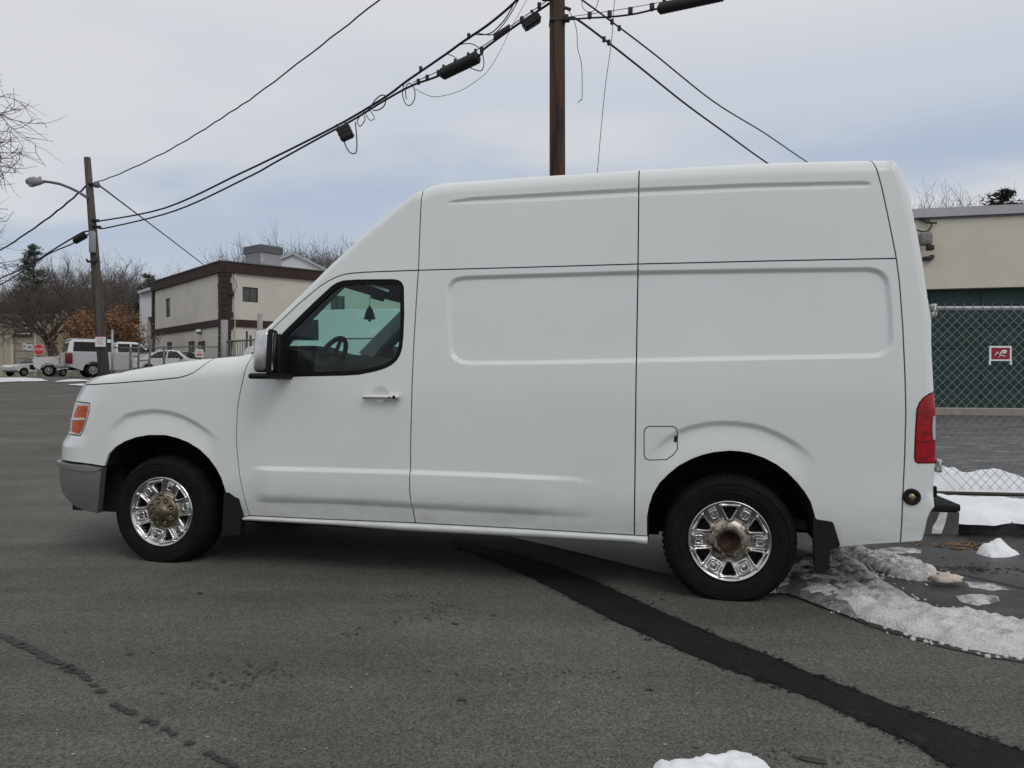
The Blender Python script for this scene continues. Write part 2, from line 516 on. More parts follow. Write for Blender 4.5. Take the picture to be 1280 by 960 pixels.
TARUP, TARLO = up, lo
def blobs(name, items, m, dz, seed):
    rnd = random.Random(seed)
    mb = MB()
    for (x, y, a, b, rot) in items:
        n = 14
        vs = [(x, y, GH(x, y) + dz)]
        for j in range(n):
            q = 2 * math.pi * j / n
            k = 0.6 + 0.65 * rnd.random()
            ex, ey = a * k * math.cos(q), b * k * math.sin(q)
            px_, py_ = x + ex * math.cos(rot) - ey * math.sin(rot), y + ex * math.sin(rot) + ey * math.cos(rot)
            vs.append((px_, py_, GH(px_, py_) + dz))
        mb.add(vs, [(0, 1 + j, 1 + (j + 1) % n) for j in range(n)])
    return tag(mb.build(name, m, recalc=False), kind='stuff')
drips = [(-2.471, 3.707), (-2.419, 3.675), (-2.372, 3.643), (-2.314, 3.601), (-2.268, 3.57), (-2.213, 3.53), (-2.159, 3.49), (-2.107, 3.451), (-2.04, 3.395), (-1.989, 3.368), (-1.931, 3.323), (-1.895, 3.296), (-1.848, 3.262), (-1.798, 3.22), (-1.762, 3.186), (-1.705, 3.13), (-1.639, 3.068), (-1.518, 2.943), (-1.473, 2.909), (-1.429, 2.882), (-1.335, 2.81), (-1.3, 2.792), (-1.245, 2.749), (-1.198, 2.713), (-1.112, 2.643), (-1.013, 2.573), (-0.981, 2.546), (-0.95, 2.526), (-0.91, 2.495)]
rnd = random.Random(4)
blobs('oil_drips', [(p[0], p[1], (0.019 if i > 12 else .036) + 0.014 * rnd.random(), (0.013 if i > 12 else .022) + 0.010 * rnd.random(), -0.5) for i, p in enumerate(drips)], STAIN, 0.005, 7)
st = []
for p, n, sx, sy in [((-0.403, 4.303), 16, .07, .12), ((-1.183, 3.181), 30, .09, .05), ((-1.082, 3.298), 16, .06, .05), ((-0.582, 4.47), 8, .1, .05), ((-0.806, 3.81), 8, .05, .04), ((-1.08, 4.802), 8, .09, .04), ((-0.489, 4.081), 6, .08, .04), ((0.946, 2.632), 12, .16, .05), ((1.19, 4.571), 26, .35, .07), ((0.208, 3.325), 14, .2, .05), ((-1.652, 3.509), 7, .05, .04)]:
    for k in range(int(n * 1.7)):
        st.append((p[0] + rnd.gauss(0, sx), p[1] + rnd.gauss(0, sy), 0.003 + 0.010 * rnd.random() ** 1.5, 0.003 + 0.007 * rnd.random() ** 1.5, rnd.random() * 3))
for p, a, b in [((-0.199, 3.037), .022, .016), ((-0.299, 3.982), .02, .013), ((-0.099, 4.126), .016, .011), ((-0.546, 4.989), .03, .012), ((0.566, 3.157), .02, .014), ((1.012, 2.584), .05, .02), ((1.9, 4.009), .04, .014), ((-1.819, 4.477), .02, .012)]:
    st.append((p[0], p[1], a, b, -0.4))
blobs('road_stains', st, mat('road_stain', (0.036, 0.034, 0.031), 0.6, var=.3, vscale=9), 0.0055, 11)
tb = []
for ln in (TARUP, TARLO):
    for k in range(420):
        i = rnd.randrange(len(ln) - 1); t = rnd.random()
        a, b = ln[i], ln[i + 1]
        tb.append((a[0] + (b[0] - a[0]) * t + rnd.gauss(0, .018), a[1] + (b[1] - a[1]) * t + rnd.gauss(0, .018), .004 + .014 * rnd.random() ** 2, .003 + .008 * rnd.random() ** 2, -.5 + rnd.gauss(0, .4)))
blobs('tar_crumbs', tb, TAR, 0.0065, 23)
grit = []
for k in range(420):
    x = rnd.uniform(-3.2, 3.2); y = rnd.uniform(2.0, 5.2)
    grit.append((x, y, 0.003 + 0.004 * rnd.random() ** 3, 0.003 + 0.003 * rnd.random() ** 3, rnd.random() * 3))
blobs('road_grit', grit, mat('pale_grit', (0.42, 0.40, 0.37), 0.9), 0.0035, 12)

# snow
ridge_lo = [(1.263, 4.575), (1.676, 4.664), (1.79, 4.373), (1.947, 4.011), (2.047, 3.853), (2.149, 3.73), (2.273, 3.636), (2.409, 3.558), (2.511, 3.444)]
ridge_up = [(2.802, 3.789), (2.72, 4.017), (2.613, 4.146), (2.527, 4.27), (2.362, 4.278), (2.342, 4.542), (2.351, 4.843), (2.45, 5.37), (2.407, 5.635), (2.022, 5.393), (1.675, 5.024)]
tag(drape('snow_ridge', ragged(ridge_lo + ridge_up, 0.03, 0.022, 2, 11.0), 0.005, SNOWD, 0.016, h=0.062, edge=0.11, nscale=11, namp=0.5, seed=1), kind='stuff')
wet = [(x, y) for x, y in ridge_lo] + [(x - .03, y - .055 - .03 * noise.noise(Vector((x * 5, y * 5, 2)))) for x, y in ridge_lo[::-1]]
tag(drape('wet_edge', ragged(wet, 0.03, 0.012, 6, 12.0), 0.0048, STAIN, 0.1), kind='structure')
slush = [(1.553, 4.658), (1.657, 4.611), (1.749, 4.417), (1.849, 4.127), (2.165, 4.618), (2.295, 5.183), (2.314, 5.554), (2.177, 5.806), (1.847, 5.454), (1.595, 5.02)]
tag(drape('grey_slush', ragged(slush, 0.025, 0.018, 8, 9.0), 0.0085, SLUSH, 0.018, h=0.058, edge=0.2, nscale=11, namp=0.4, seed=4), kind='stuff')
r2a = [(2.441, 5.932), (2.656, 5.862), (2.696, 5.626), (2.812, 5.509), (2.891, 5.442), (2.865, 5.17), (2.781, 4.981), (2.631, 4.953), (2.524, 5.069), (2.493, 5.259), (2.433, 5.561), (2.347, 5.632)]
tag(drape('snow_clods', ragged(r2a, 0.02, 0.03, 14, 13.0), 0.005, SNOWD, 0.013, h=0.05, edge=0.06, nscale=18, namp=0.7, seed=7), kind='stuff')
for nm, poly, h in [('thin_snow', [(2.689, 4.643), (2.819, 4.667), (2.937, 4.638), (2.881, 4.534), (2.685, 4.429), (2.629, 4.506)], .012),
                    ('thin_snow', [(2.675, 5.836), (3.012, 6.024), (3.14, 5.91), (3.082, 5.801), (2.822, 5.764)], .012),
                    ('thin_snow', [(2.936, 4.989), (3.083, 4.933), (3.099, 4.782), (2.977, 4.763), (2.879, 4.832)], .006)]:
    tag(drape(nm, ragged(poly, 0.02, 0.02, 31, 14), 0.004, SNOWT, 0.025, h=h, edge=0.05, nscale=20, namp=.8), kind='stuff')
front_patch = [(0.448, 2.5), (0.484, 2.554), (0.549, 2.572), (0.594, 2.567), (0.65, 2.602), (0.702, 2.592), (0.746, 2.632), (0.789, 2.611), (0.836, 2.59), (0.854, 2.521), (0.794, 2.383), (0.583, 2.332), (0.437, 2.397)]
tag(drape('snow_patch', ragged(front_patch, 0.015, 0.010, 17, 16.0), 0.004, SNOW, 0.015, h=0.022, edge=0.04, nscale=24, namp=.8), kind='stuff')

def lump(name, loc, size, m, seed, sub=3, amp=0.35, fr=2.2, flat=0.0):
    bm = bmesh.new()
    bmesh.ops.create_icosphere(bm, subdivisions=sub, radius=1.0)
    for v in bm.verts:
        n = noise.fractal(v.co * fr + Vector((seed, seed * 2, 0)), 1.0, 2.0, 4)
        v.co *= 1 + amp * n
        v.co = Vector((v.co.x * size[0], v.co.y * size[1], v.co.z * size[2]))
        if v.co.z < -flat * size[2]: v.co.z = -flat * size[2]
    me = bpy.data.meshes.new(name)
    bm.to_mesh(me); bm.free()
    for p in me.polygons: p.use_smooth = True
    me.materials.append(m)
    o = bpy.data.objects.new(name, me); C.objects.link(o)
    o.location = loc
    return o
ICE = mat('ice_chunk', (0.60, 0.53, 0.45), 0.55, var=0.2, vscale=18, bump=0.6, bscale=40)
p = (2.756, 4.882)
o = lump('ice_chunk', (p[0], p[1], GH(*p) + 0.035), (0.105, 0.06, 0.045), ICE, 3)
tag(o, 'tan lump of dirty ice on the wet driveway behind the van', 'ice chunk')

# crumbs of snow along the edges of the ridge
mb = MB()
def crumb(x, y, r):
    bm = bmesh.new()
    bmesh.ops.create_icosphere(bm, subdivisions=1, radius=r)
    q = rnd.random() * 50
    vs = [(x + v.co.x * (1 + .5 * noise.noise(v.co * 40 + Vector((q, 0, 0)))), y + v.co.y, GH(x, y) + r * .4 + v.co.z * .8) for v in bm.verts]
    bm.verts.index_update()
    mb.add(vs, [[v.index for v in f.verts] for f in bm.faces], 0, True)
    bm.free()
for pl, cnt, spread in [(ridge_up, 260, .05), (ridge_lo[2:], 150, .03), (r2a, 160, .06)]:
    for k in range(cnt):
        i = rnd.randrange(len(pl) - 1); t = rnd.random()
        a, b = pl[i], pl[i + 1]
        crumb(a[0] + (b[0] - a[0]) * t + rnd.gauss(0, spread), a[1] + (b[1] - a[1]) * t + rnd.gauss(0, spread), 0.004 + 0.012 * rnd.random() ** 2)
tag(mb.build('snow_crumbs', SNOWD, recalc=False), kind='stuff')

# dark joint across the driveway and black grit beside it
jt = [(2.574, 5.998), (2.769, 5.656), (2.986, 5.309), (3.131, 5.052), (3.275, 4.764), (3.238, 4.71), (3.094, 4.992), (2.947, 5.24), (2.737, 5.591), (2.549, 5.939)]
tag(drape('driveway_joint', ragged(jt, 0.05, 0.008, 3, 12), 0.0075, STAIN, 0.2), kind='structure')
cl = []
for k in range(150):
    a_ = (3.222, 5.287); cl.append((a_[0] + rnd.gauss(0, .22), a_[1] + rnd.gauss(0, .07), .006 + .02 * rnd.random() ** 2, .005 + .012 * rnd.random() ** 2, rnd.random() * 3))
for k in range(60):
    a_ = (2.791, 5.582); cl.append((a_[0] + rnd.gauss(0, .3), a_[1] + rnd.gauss(0, .15), .004 + .012 * rnd.random() ** 2, .004 + .01 * rnd.random() ** 2, rnd.random() * 3))
blobs('driveway_grit', cl, mat('black_grit', (.012, .011, .011), .7), .009, 19)

# kerb, snow bank on it, snow strip behind the fence
kerb_front = [(3.3, 6.62), (3.9, 6.55), (5.0, 6.28), (6.5, 6.0), (9.0, 5.6)]
def kerb():
    mb = MB()
    prof = [(0, -0.05), (0.0, 0.11), (0.03, 0.135), (0.32, 0.14), (0.34, -0.05)]
    prof = [(d, z if z < 0 else z - .01) for d, z in prof]
    rows = []
    for x, y in densify(kerb_front, 0.25, False):
        rows.append([(x + d * 0.15, y + d, GH(x, y) + z) for d, z in prof])
    k = len(prof)
    vs = [p for r_ in rows for p in r_]
    fs = [(i * k + j, (i + 1) * k + j, (i + 1) * k + j + 1, i * k + j + 1) for i in range(len(rows) - 1) for j in range(k - 1)]
    return tag(mb.add(vs, fs, 0, False).build('kerb', ASPHW), kind='structure')
kerb()
verge = [(2.6, 6.95), (3.9, 6.80), (5.0, 6.55), (6.5, 6.25), (9.2, 5.9), (9.2, 8.0), (2.6, 8.35)]
tag(drape('verge', verge, 0.075, ASPHW, 0.25), kind='structure')
bank = [(2.9, 6.95), (3.5, 6.60), (3.82, 6.42), (4.0, 6.36), (4.22, 6.47), (4.45, 6.30), (4.9, 6.12), (5.6, 6.05), (7.5, 5.75), (9.0, 5.5), (9.0, 7.0), (6.0, 7.2), (5.3, 7.3), (4.7, 7.5), (3.9, 7.6), (3.2, 7.7), (2.7, 7.6)]
tag(drape('snow_bank', ragged(bank, 0.08, 0.04, 21, 3.0), 0.105, SNOW, 0.04, h=0.095, edge=0.17, nscale=2.6, namp=0.5, seed=3, edge_pow=.5), kind='stuff')
strip = [(3.0, 8.2), (3.9, 8.2), (5.0, 8.08), (6.4, 7.98), (9, 7.9), (9, 8.7), (6.2, 8.75), (5.3, 8.85), (4.4, 9.0), (3.4, 9.1), (2.6, 9.0)]
tag(drape('snow_strip', ragged(strip, 0.08, 0.05, 23, 3.0), 0.02, SNOW, 0.05, h=0.22, edge=0.3, nscale=2.6, namp=0.75, seed=5, edge_pow=.6), kind='stuff')
lumpsnow = [(3.493, 5.801), (3.715, 6.024), (3.828, 6.024), (3.8, 5.855), (3.802, 5.748), (3.673, 5.67), (3.528, 5.644)]
o = drape('snow_pile', ragged(lumpsnow, 0.02, 0.02, 41, 12.0), 0.004, SNOW, 0.02, h=0.11, edge=0.15, nscale=10, namp=.55, seed=12, edge_pow=.6)
tag(o, 'small heap of white snow fallen at the foot of the snow bank', 'snow pile')
# dead leaves by the rear bumper
mb = MB()
for k in range(90):
    a = (3.499, 6.053); x, y = a[0] + rnd.gauss(0.05, 0.22), a[1] + rnd.gauss(0.0, 0.09)
    s_, q = 0.014 + 0.02 * rnd.random(), rnd.random() * 6.28
    z = GH(x, y) + 0.006
    pts = [(-1, 0, 0), (0, -.55, .25), (1, 0, .1), (0, .55, .3)]
    mb.add([(x + s_ * (p_[0] * math.cos(q) - p_[1] * math.sin(q)), y + s_ * (p_[0] * math.sin(q) + p_[1] * math.cos(q)), z + s_ * p_[2]) for p_ in pts], [(0, 1, 2, 3)])
tag(mb.build('fallen_leaves', mat('dead_leaf', (0.22, 0.11, 0.05), 0.8, var=.4, vscale=5), recalc=False), kind='stuff')
# snow and road salt at the far side of the road
for poly, h in [([(-19.002, 27.227), (-19.55, 29.325), (-19.559, 30.382), (-18.972, 30.61), (-18.931, 31.335), (-22.056, 35.889), (-23.251, 34.876), (-24.341, 34.876)], .07),
                ([(-17.594, 29.425), (-17.313, 30.496), (-17.097, 31.086), (-18.373, 33.154), (-18.904, 32.407)], .08),
                ([(-15.286, 26.488), (-15.526, 27.704), (-15.148, 27.542), (-14.341, 26.075), (-14.573, 25.811)], .05)]:
    tag(drape('far_snow', ragged(poly, 0.4, 0.15, 51, 1.2), 0.03, SNOW, 0.5, h=h, edge=0.8, nscale=0.9, namp=.6), kind='stuff')


# ------------------------------------------------------------------ buildings
STUCCO = mat('cream_stucco', (0.61, 0.58, 0.525), 0.9, var=0.06, vscale=0.6, bump=0.25, bscale=18, col2=(0.55, 0.52, 0.465), c2scale=0.5, c2lo=.5, c2hi=.75)
BROWN = mat('brown_trim', (0.042, 0.026, 0.021), 0.85, var=0.25, vscale=2.5, bump=0.4, bscale=8)
WINF = mat('window_frame_bronze', (0.05, 0.045, 0.04), 0.5)
PANE = mat('window_pane', (0.045, 0.045, 0.045), 0.12, coat=0.4, var=0.5, vscale=0.9)
WHITEM = mat('white_metal', (0.62, 0.64, 0.66), 0.5, var=0.06, vscale=0.8)
GALV = mat('galvanised_steel', (0.36, 0.37, 0.38), 0.45, metal=0.6, var=0.2, vscale=9)
GALVD = mat('weathered_steel', (0.16, 0.165, 0.17), 0.6, metal=0.4, var=0.3, vscale=6)
FLASH = mat('roof_flashing', (0.40, 0.41, 0.43), 0.6, var=0.1, vscale=1.2)
CREAM = mat('cream_block', (0.60, 0.57, 0.48), 0.85, var=0.05, vscale=0.7, bump=0.2, bscale=25, col2=(0.52, 0.47, 0.38), c2scale=0.8, c2lo=.55, c2hi=.8)
GREEN = mat('dark_green_door', (0.008, 0.034, 0.030), 0.55, var=0.2, vscale=1.5)
BEIGE = mat('beige_siding', (0.42, 0.385, 0.29), 0.75, var=0.1, vscale=0.5)
SIGNW = mat('sign_white', (0.75, 0.75, 0.76), 0.5, var=.05)
SIGNR = mat('sign_red', (0.50, 0.025, 0.03), 0.45, var=.08)
SIGNDR = mat('sign_dark_red', (0.26, 0.012, 0.03), 0.5, var=.15, vscale=30)
BLACKM = mat('black_metal', (0.02, 0.02, 0.021), 0.5)
GREYB = mat('grey_box', (0.30, 0.30, 0.31), 0.6, var=.1)

class Facade:
    """a wall in the vertical plane through o along d (2D unit vectors), n its outward normal"""
    def __init__(s, o, d, n): s.o, s.d, s.n = o, d, n
    def p(s, t, z, off=0.0):
        return (s.o[0] + s.d[0] * t + s.n[0] * off, s.o[1] + s.d[1] * t + s.n[1] * off, z)
    def box(s, mb, t0, t1, z0, z1, o0, o1, mi=0):
        c = [s.p(t, z, o) for z in (z0, z1) for (t, o) in ((t0, o0), (t1, o0), (t1, o1), (t0, o1))]
        return mb.add(c, [(0, 3, 2, 1), (4, 5, 6, 7), (0, 1, 5, 4), (1, 2, 6, 5), (2, 3, 7, 6), (3, 0, 4, 7)], mi)
    def wall(s, name, t0, t1, z0, z1, holes, m, parent, depth=0.15):
        outer = [(t0, z0), (t1, z0), (t1, z1), (t0, z1)]
        hl = [[(a, c), (b, c), (b, e), (a, e)] for a, b, c, e in holes]
        P, T = cdt_fill([outer] + hl, [])
        mb = MB().add([s.p(t, z) for t, z in P.tolist()], T.tolist())
        for h in hl + [outer]:
            k = len(h)
            mb.add([s.p(t, z) for t, z in h] + [s.p(t, z, -depth) for t, z in h], [(i, (i + 1) % k, (i + 1) % k + k, i + k) for i in range(k)])
        return mb.build(name, m, parent)
    def window(s, t0, t1, z0, z1, parent, mull=0, fw=0.05, off=-0.08, frame_m=None, pane_m=None, sill=None):
        f = MB()
        for a, b, c, e in ((t0, t1, z0, z0 + fw), (t0, t1, z1 - fw, z1), (t0, t0 + fw, z0 + fw, z1 - fw), (t1 - fw, t1, z0 + fw, z1 - fw)):
            s.box(f, a, b, c, e, off - .03, off + .03)
        for k in range(mull):
            tm = t0 + (t1 - t0) * (k + 1) / (mull + 1)
            s.box(f, tm - fw * .45, tm + fw * .45, z0 + fw, z1 - fw, off - .03, off + .025)
        fo = f.build('window', frame_m or WINF, parent)
        MB().add([s.p(t0, z0, off), s.p(t1, z0, off), s.p(t1, z1, off), s.p(t0, z1, off)], [(0, 1, 2, 3)]).build('pane', pane_m or PANE, fo, recalc=False)
        if sill:
            q = MB(); s.box(q, t0 - .08, t1 + .08, z0 - .09, z0 - .003, -.05, .07); q.build('sill', sill, fo)
        return fo

# --- two storey office with brown trim
OL, OR_ = (-0.66, 0.7513), (0.7513, 0.66)
O = (-17.7, 47.0)
office = empty('office_building', (-17.7, 47.0, 1.5), 0, 'two storey cream office building with dark brown roof trim and corner', 'building')
inv = Matrix.Translation((17.7, -47.0, -1.5))
def under(o, root, invm):
    o.parent = root; o.matrix_parent_inverse = invm
FLt = Facade(O, OL, (-OR_[0], -OR_[1]))
FRt = Facade(O, OR_, (-OL[0], -OL[1]))
wl = []
def wrect(px0, px1, py0, py1): return None
LW = [((10.878, 7.156), (9.942, 5.804)),
      ((10.664, 4.016), (9.491, 3.239)),
      ((6.204, 3.902), (4.896, 3.165)),
      ((4.371, 3.832), (2.989, 3.112))]
RW = [((1.232, 7.127), (2.229, 6.193)),
      ((7.289, 7.04), (8.344, 5.914))]
def rects(L_): return [(min(a[0], b[0]), max(a[0], b[0]), min(a[1], b[1]), max(a[1], b[1])) for a, b in L_]
LR, RR = rects(LW), rects(RW)
Z0, ZT = 1.2, 8.45
under(FLt.wall('wall', 0.25, 13.6, Z0, ZT, LR, STUCCO, None), office, inv)
under(FRt.wall('wall', 0.25, 27.0, Z0, ZT, RR, STUCCO, None), office, inv)
for r_ in LR: under(FLt.window(*r_, None, mull=0 if r_[1] - r_[0] < 1.0 else 1), office, inv)
for r_ in RR: under(FRt.window(*r_, None, mull=1, fw=.07), office, inv)
mb = MB(); FLt.box(mb, -0.18, 13.8, 7.92, 8.55, 0.004, 0.2); FRt.box(mb, 0.004, 27.2, 7.92, 8.555, 0.004, 0.2)
under(mb.build('roof_trim', BROWN, None), office, inv)
mb = MB(); FLt.box(mb, -0.2, 13.7, 8.56, 8.62, -.1, 0.26); FRt.box(mb, 0.1, 27.2, 8.557, 8.618, -.1, 0.26)
under(mb.build('gutter_edge', GALVD, None), office, inv)
mb = MB(); FLt.box(mb, 0.3, 13.7, 4.62, 5.06, 0.004, 0.10); under(mb.build('brown_band', BROWN, None), office, inv)
mb = MB(); FRt.box(mb, 0.3, 27.0, 4.62, 5.06, 0.004, 0.10); under(mb.build('brown_band', BROWN, None), office, inv)
mb = MB(); FLt.box(mb, 13.35, 13.75, Z0, 7.92, 0.006, 0.13); under(mb.build('end_pilaster', BROWN, None), office, inv)
# corner pilaster of brown stone courses with a toothed edge
rnd = random.Random(8)
zc = Z0
while zc < 7.90:
    h = min(0.36, 7.915 - zc)
    mb = MB()
    wL, wR = 0.38 + 0.12 * rnd.random(), 0.42 + 0.18 * rnd.random()
    FLt.box(mb, -0.14, wL, zc, zc + h - .03, 0.006, 0.14)
    FRt.box(mb, -0.0, wR, zc, zc + h - .03, 0.006, 0.14 - .003)
    under(mb.build('corner_stone', BROWN, None), office, inv)
    zc += h
# back sides and roof deck
A_, B_ = FLt.p(13.6, 0), FRt.p(27, 0)
D_ = (A_[0] + OR_[0] * 26.75, A_[1] + OR_[1] * 26.75)
mb = MB()
q = [(A_[0], A_[1]), (D_[0], D_[1]), (B_[0], B_[1])]
mb.add([(x, y, z) for z in (Z0, ZT) for x, y in q], [(0, 1, 4, 3), (1, 2, 5, 4)])
under(mb.build('back_wall', STUCCO, None), office, inv)
o2 = FLt.p(0.25, 0, -.0)
mb = MB().add([(o2[0], o2[1], 8.3), (A_[0], A_[1], 8.3), (D_[0], D_[1], 8.3), (B_[0], B_[1], 8.3)], [(0, 1, 2, 3)])
under(mb.build('roof', FLASH, None, recalc=False), office, inv)
# downpipe and loop of cable by the corner
mb = MB(); mb.tube([FRt.p(0.72, z, 0.06) for z in (Z0, 4.6, 7.9)], 0.05, 6)
under(mb.build('downpipe', STUCCO, None), office, inv)
t0, z0 = (0.47, 6.834)
lampo = empty('security_light', FRt.p(t0, z0, 0.1), 0, 'dark security light with a cable loop beside the brown corner of the office', 'light')
mb = MB(); mb.rbox((-.16, -.12, -.34), (.16, .12, -.08), .03); mb.rbox((-.07, -.07, -.1), (.07, .1, .12), .02); mb.build('lamp_head', BLACKM, lampo)
mb = MB(); mb.tube([(0, 0, .0), (-.2, 0, .5), (-.1, 0, .75), (.12, 0, .8), (.3, 0, .55), (.36, 0, .2), (.2, 0, -.1)], .022, 5); mb.build('cable_loop', BLACKM, lampo)
t0, z0 = (3.855, 4.461)
l2 = empty('wall_lamp', FLt.p(t0, z0, 0.02), 0, 'small wall lamp on the ground floor wall left of the brown corner', 'lamp')
mb = MB(); mb.rbox((-.16, -.3, -.06), (.16, .0, .12), .03); mb.build('lamp_head', SIGNW, l2)
mb = MB(); mb.rbox((-.12, -.26, -.16), (.12, -.05, -.065), .02); mb.build('lamp_shade', BLACKM, l2)
# roof air conditioner
ac = empty('air_conditioner', (-16.846, 52.0, 9.173), R(-38), 'grey box shaped air conditioner standing on the office roof', 'air conditioner')
mb = MB(); mb.box((-.92, -.8, -.55), (.92, .8, 0.62)); mb.build('cabinet', GREYB, ac)
mb = MB(); mb.box((-1.0, -.88, .63), (1.0, .88, 1.12)); mb.build('fan_hood', mat('ac_dark', (.10, .10, .115), .6, var=.3, vscale=4), ac)
for k in range(5):
    mb = MB(); mb.box((-.8 + .34 * k, -.815, -.4), (-.8 + .34 * k + .22, -.803, .5)); mb.build('louvre', mat('ac_louvre', (.2, .2, .215), .6), ac)
mb = MB(); mb.tube([(1.2, -.9, -.6), (1.2, -.9, .35)], .07, 8); mb.build('vent_pipe', GALV, ac)
# white annex at the left end of the office
an = empty('white_annex', (-29.45, 62.0, 3.59), 0, 'white metal annex with a dark garage opening at the far end of the office', 'building')
mb = MB()
def annex_wall(mb):
    a = [(-30.064, 62.0, 1.652), (-29.411, 62.0, 1.652), (-29.411, 62.0, 6.432), (-28.61, 62.0, 6.432), (-28.61, 62.0, 8.757), (-30.064, 62.0, 8.369)]
    off = Vector(an.location)
    k = len(a)
    vs = [Vector(p_) - off for p_ in a] + [Vector(p_) - off + Vector((0, 6, 0)) for p_ in a]
    tri = tessellate_polygon([[Vector((v.x, v.z, 0)) for v in vs[:k]]])
    mb.add(vs, [tuple(t) for t in tri] + [(i, (i + 1) % k, (i + 1) % k + k, i + k) for i in range(k)])
annex_wall(mb)
mb.build('wall', WHITEM, an)
off = Vector(an.location)
mb = MB()
a, b = Vector((-29.981, 61.5, 8.248)) - off, Vector((-28.188, 61.5, 8.792)) - off
mb.add([a, b, b + Vector((0, 8, .2)), a + Vector((0, 8, .2)), a + Vector((0, 0, .22)), b + Vector((0, 0, .22)), b + Vector((0, 8, .42)), a + Vector((0, 8, .42))],
       [(0, 3, 2, 1), (4, 5, 6, 7), (0, 1, 5, 4), (1, 2, 6, 5), (2, 3, 7, 6), (3, 0, 4, 7)])
mb.build('roof', FLASH, an)
mb = MB()
a, b = Vector((-29.696, 62.6, 1.656)) - off, Vector((-28.887, 62.6, 6.482)) - off
mb.box((a.x - .3, .6, a.z), (b.x + .5, .7, b.z + .2)); mb.build('garage_door', BROWN, an)
# gabled white shed behind the office
gb = empty('gabled_shed', (-22.892, 82.0, 12.455), 0, 'white gabled metal shed whose peak shows over the office roof', 'building')
off = Vector(gb.location)
g = [Vector(p_) - off for p_ in ((-26.052, 82.0, 7.757), (-19.475, 82.0, 7.757), (-19.475, 82.0, 12.796), (-23.319, 82.0, 14.675), (-26.052, 82.0, 13.565))]
mb = MB().prism([(v.x, v.z) for v in g], 0, 14); mb.build('wall', WHITEM, gb)
mb = MB()
for s0, s1 in ((g[4], g[3]), (g[3], g[2])):
    mb.add([s0 + Vector((0, -.3, .02)), s1 + Vector((0, -.3, .02)), s1 + Vector((0, 14.2, .02)), s0 + Vector((0, 14.2, .02)), s0 + Vector((0, -.3, .3)), s1 + Vector((0, -.3, .3)), s1 + Vector((0, 14.2, .3)), s0 + Vector((0, 14.2, .3))],
           [(0, 3, 2, 1), (4, 5, 6, 7), (0, 1, 5, 4), (1, 2, 6, 5), (2, 3, 7, 6), (3, 0, 4, 7)])
mb.build('roof', FLASH, gb)

# --- beige metal building across the street
FB = Facade((-60.0, 63.0), (1.0, 0.0), (0.0, -1.0))
bb = empty('metal_building', (-44, 63, 1.7), 0, 'beige ribbed metal building behind the stop sign', 'building')
invb = Matrix.Translation((44, -63, -1.7))
b0, b1 = 0.0, (25.744, 2.971)[0]
dl, dr = (19.181, 1.659)[0], (20.822, 1.659)[0]
dz_ = (19.181, 5.531)[1]
ztop = (21.281, 6.449)[1]
under(FB.wall('wall', b0, b1, 1.2, ztop, [(dl, dr, 1.25, dz_)], BEIGE, None), bb, invb)
for t in np.arange(b0 + .2, b1, .62):
    if dl - .15 < t < dr + .1: continue
    mb = MB(); FB.box(mb, t, t + .12, 1.2, ztop - .02, .003, .06); under(mb.build('siding_rib', BEIGE, None), bb, invb)
nrow = 7
for k in range(nrow):
    h = (dz_ - 1.25) / nrow
    mb = MB(); FB.box(mb, dl + .02, dr - .02, 1.25 + k * h + .02, 1.25 + (k + 1) * h - .02, -.14, -.08)
    under(mb.build('garage_door_panel', mat('beige_door', (.40, .36, .29), .7, var=.08, vscale=.7), None), bb, invb)
mb = MB(); FB.box(mb, dl - .1, dr + .1, 1.2, dz_ + .1, -.5, -.4); under(mb.build('door_backing', BEIGE, None), bb, invb)
mb = MB(); FB.box(mb, dl - .25, dl - .02, 1.2, dz_ + .1, .004, .1); FB.box(mb, dr + .02, dr + .22, 1.2, dz_ + .1, .004, .1); under(mb.build('door_frame', mat('pale_frame', (.55, .53, .46), .7), None), bb, invb)
mb = MB(); FB.box(mb, b0 - .2, b1 + .2, ztop, ztop + .3, -.2, .2); under(mb.build('roof_edge', mat('tan_trim', (.24, .21, .16), .7), None), bb, invb)
mb = MB().add([FB.p(b1, z, 0) for z in (1.2, ztop)] + [FB.p(b1, z, -14) for z in (ztop, 1.2)], [(0, 1, 2, 3)])
mb.add([FB.p(b0, ztop, 0), FB.p(b1, ztop, 0), FB.p(b1, ztop + 1.2, -14), FB.p(b0, ztop + 1.2, -14)], [(0, 1, 2, 3)])
under(mb.build('roof', BEIGE, None, recalc=False), bb, invb)
wt0, wt1 = (23.709, 5.268), (24.3, 4.678)
mb = MB(); FB.box(mb, wt0[0], wt1[0], wt1[1], wt0[1], .004, .08); under(mb.build('window', GALVD, None), bb, invb)
mb = MB(); a = (22.266, 3.759); mb.tube([FB.p(a[0], 1.3, .15), FB.p(a[0], a[1] + 1.2, .15)], .09, 6); under(mb.build('downpipe', WHITEM, None), bb, invb)
def text_obj(name, body, size, m, parent, loc, rot, align='CENTER', extrude=0.004, sx=1.0):
    cu = bpy.data.curves.new(name, 'FONT')
    cu.body = body; cu.size = size; cu.align_x = align; cu.align_y = 'CENTER'; cu.extrude = extrude
    to = bpy.data.objects.new(name + '_tmp', cu); C.objects.link(to)
    dg = bpy.context.evaluated_depsgraph_get()
    me = bpy.data.meshes.new_from_object(to.evaluated_get(dg))
    bpy.data.objects.remove(to)
    o = bpy.data.objects.new(name, me); C.objects.link(o)
    me.materials.clear(); me.materials.append(m)
    o.parent = parent; o.location = loc; o.rotation_euler = rot; o.scale = (sx, 1, 1)
    return o
sa, sb = (19.345, 5.334), (20.691, 4.94)
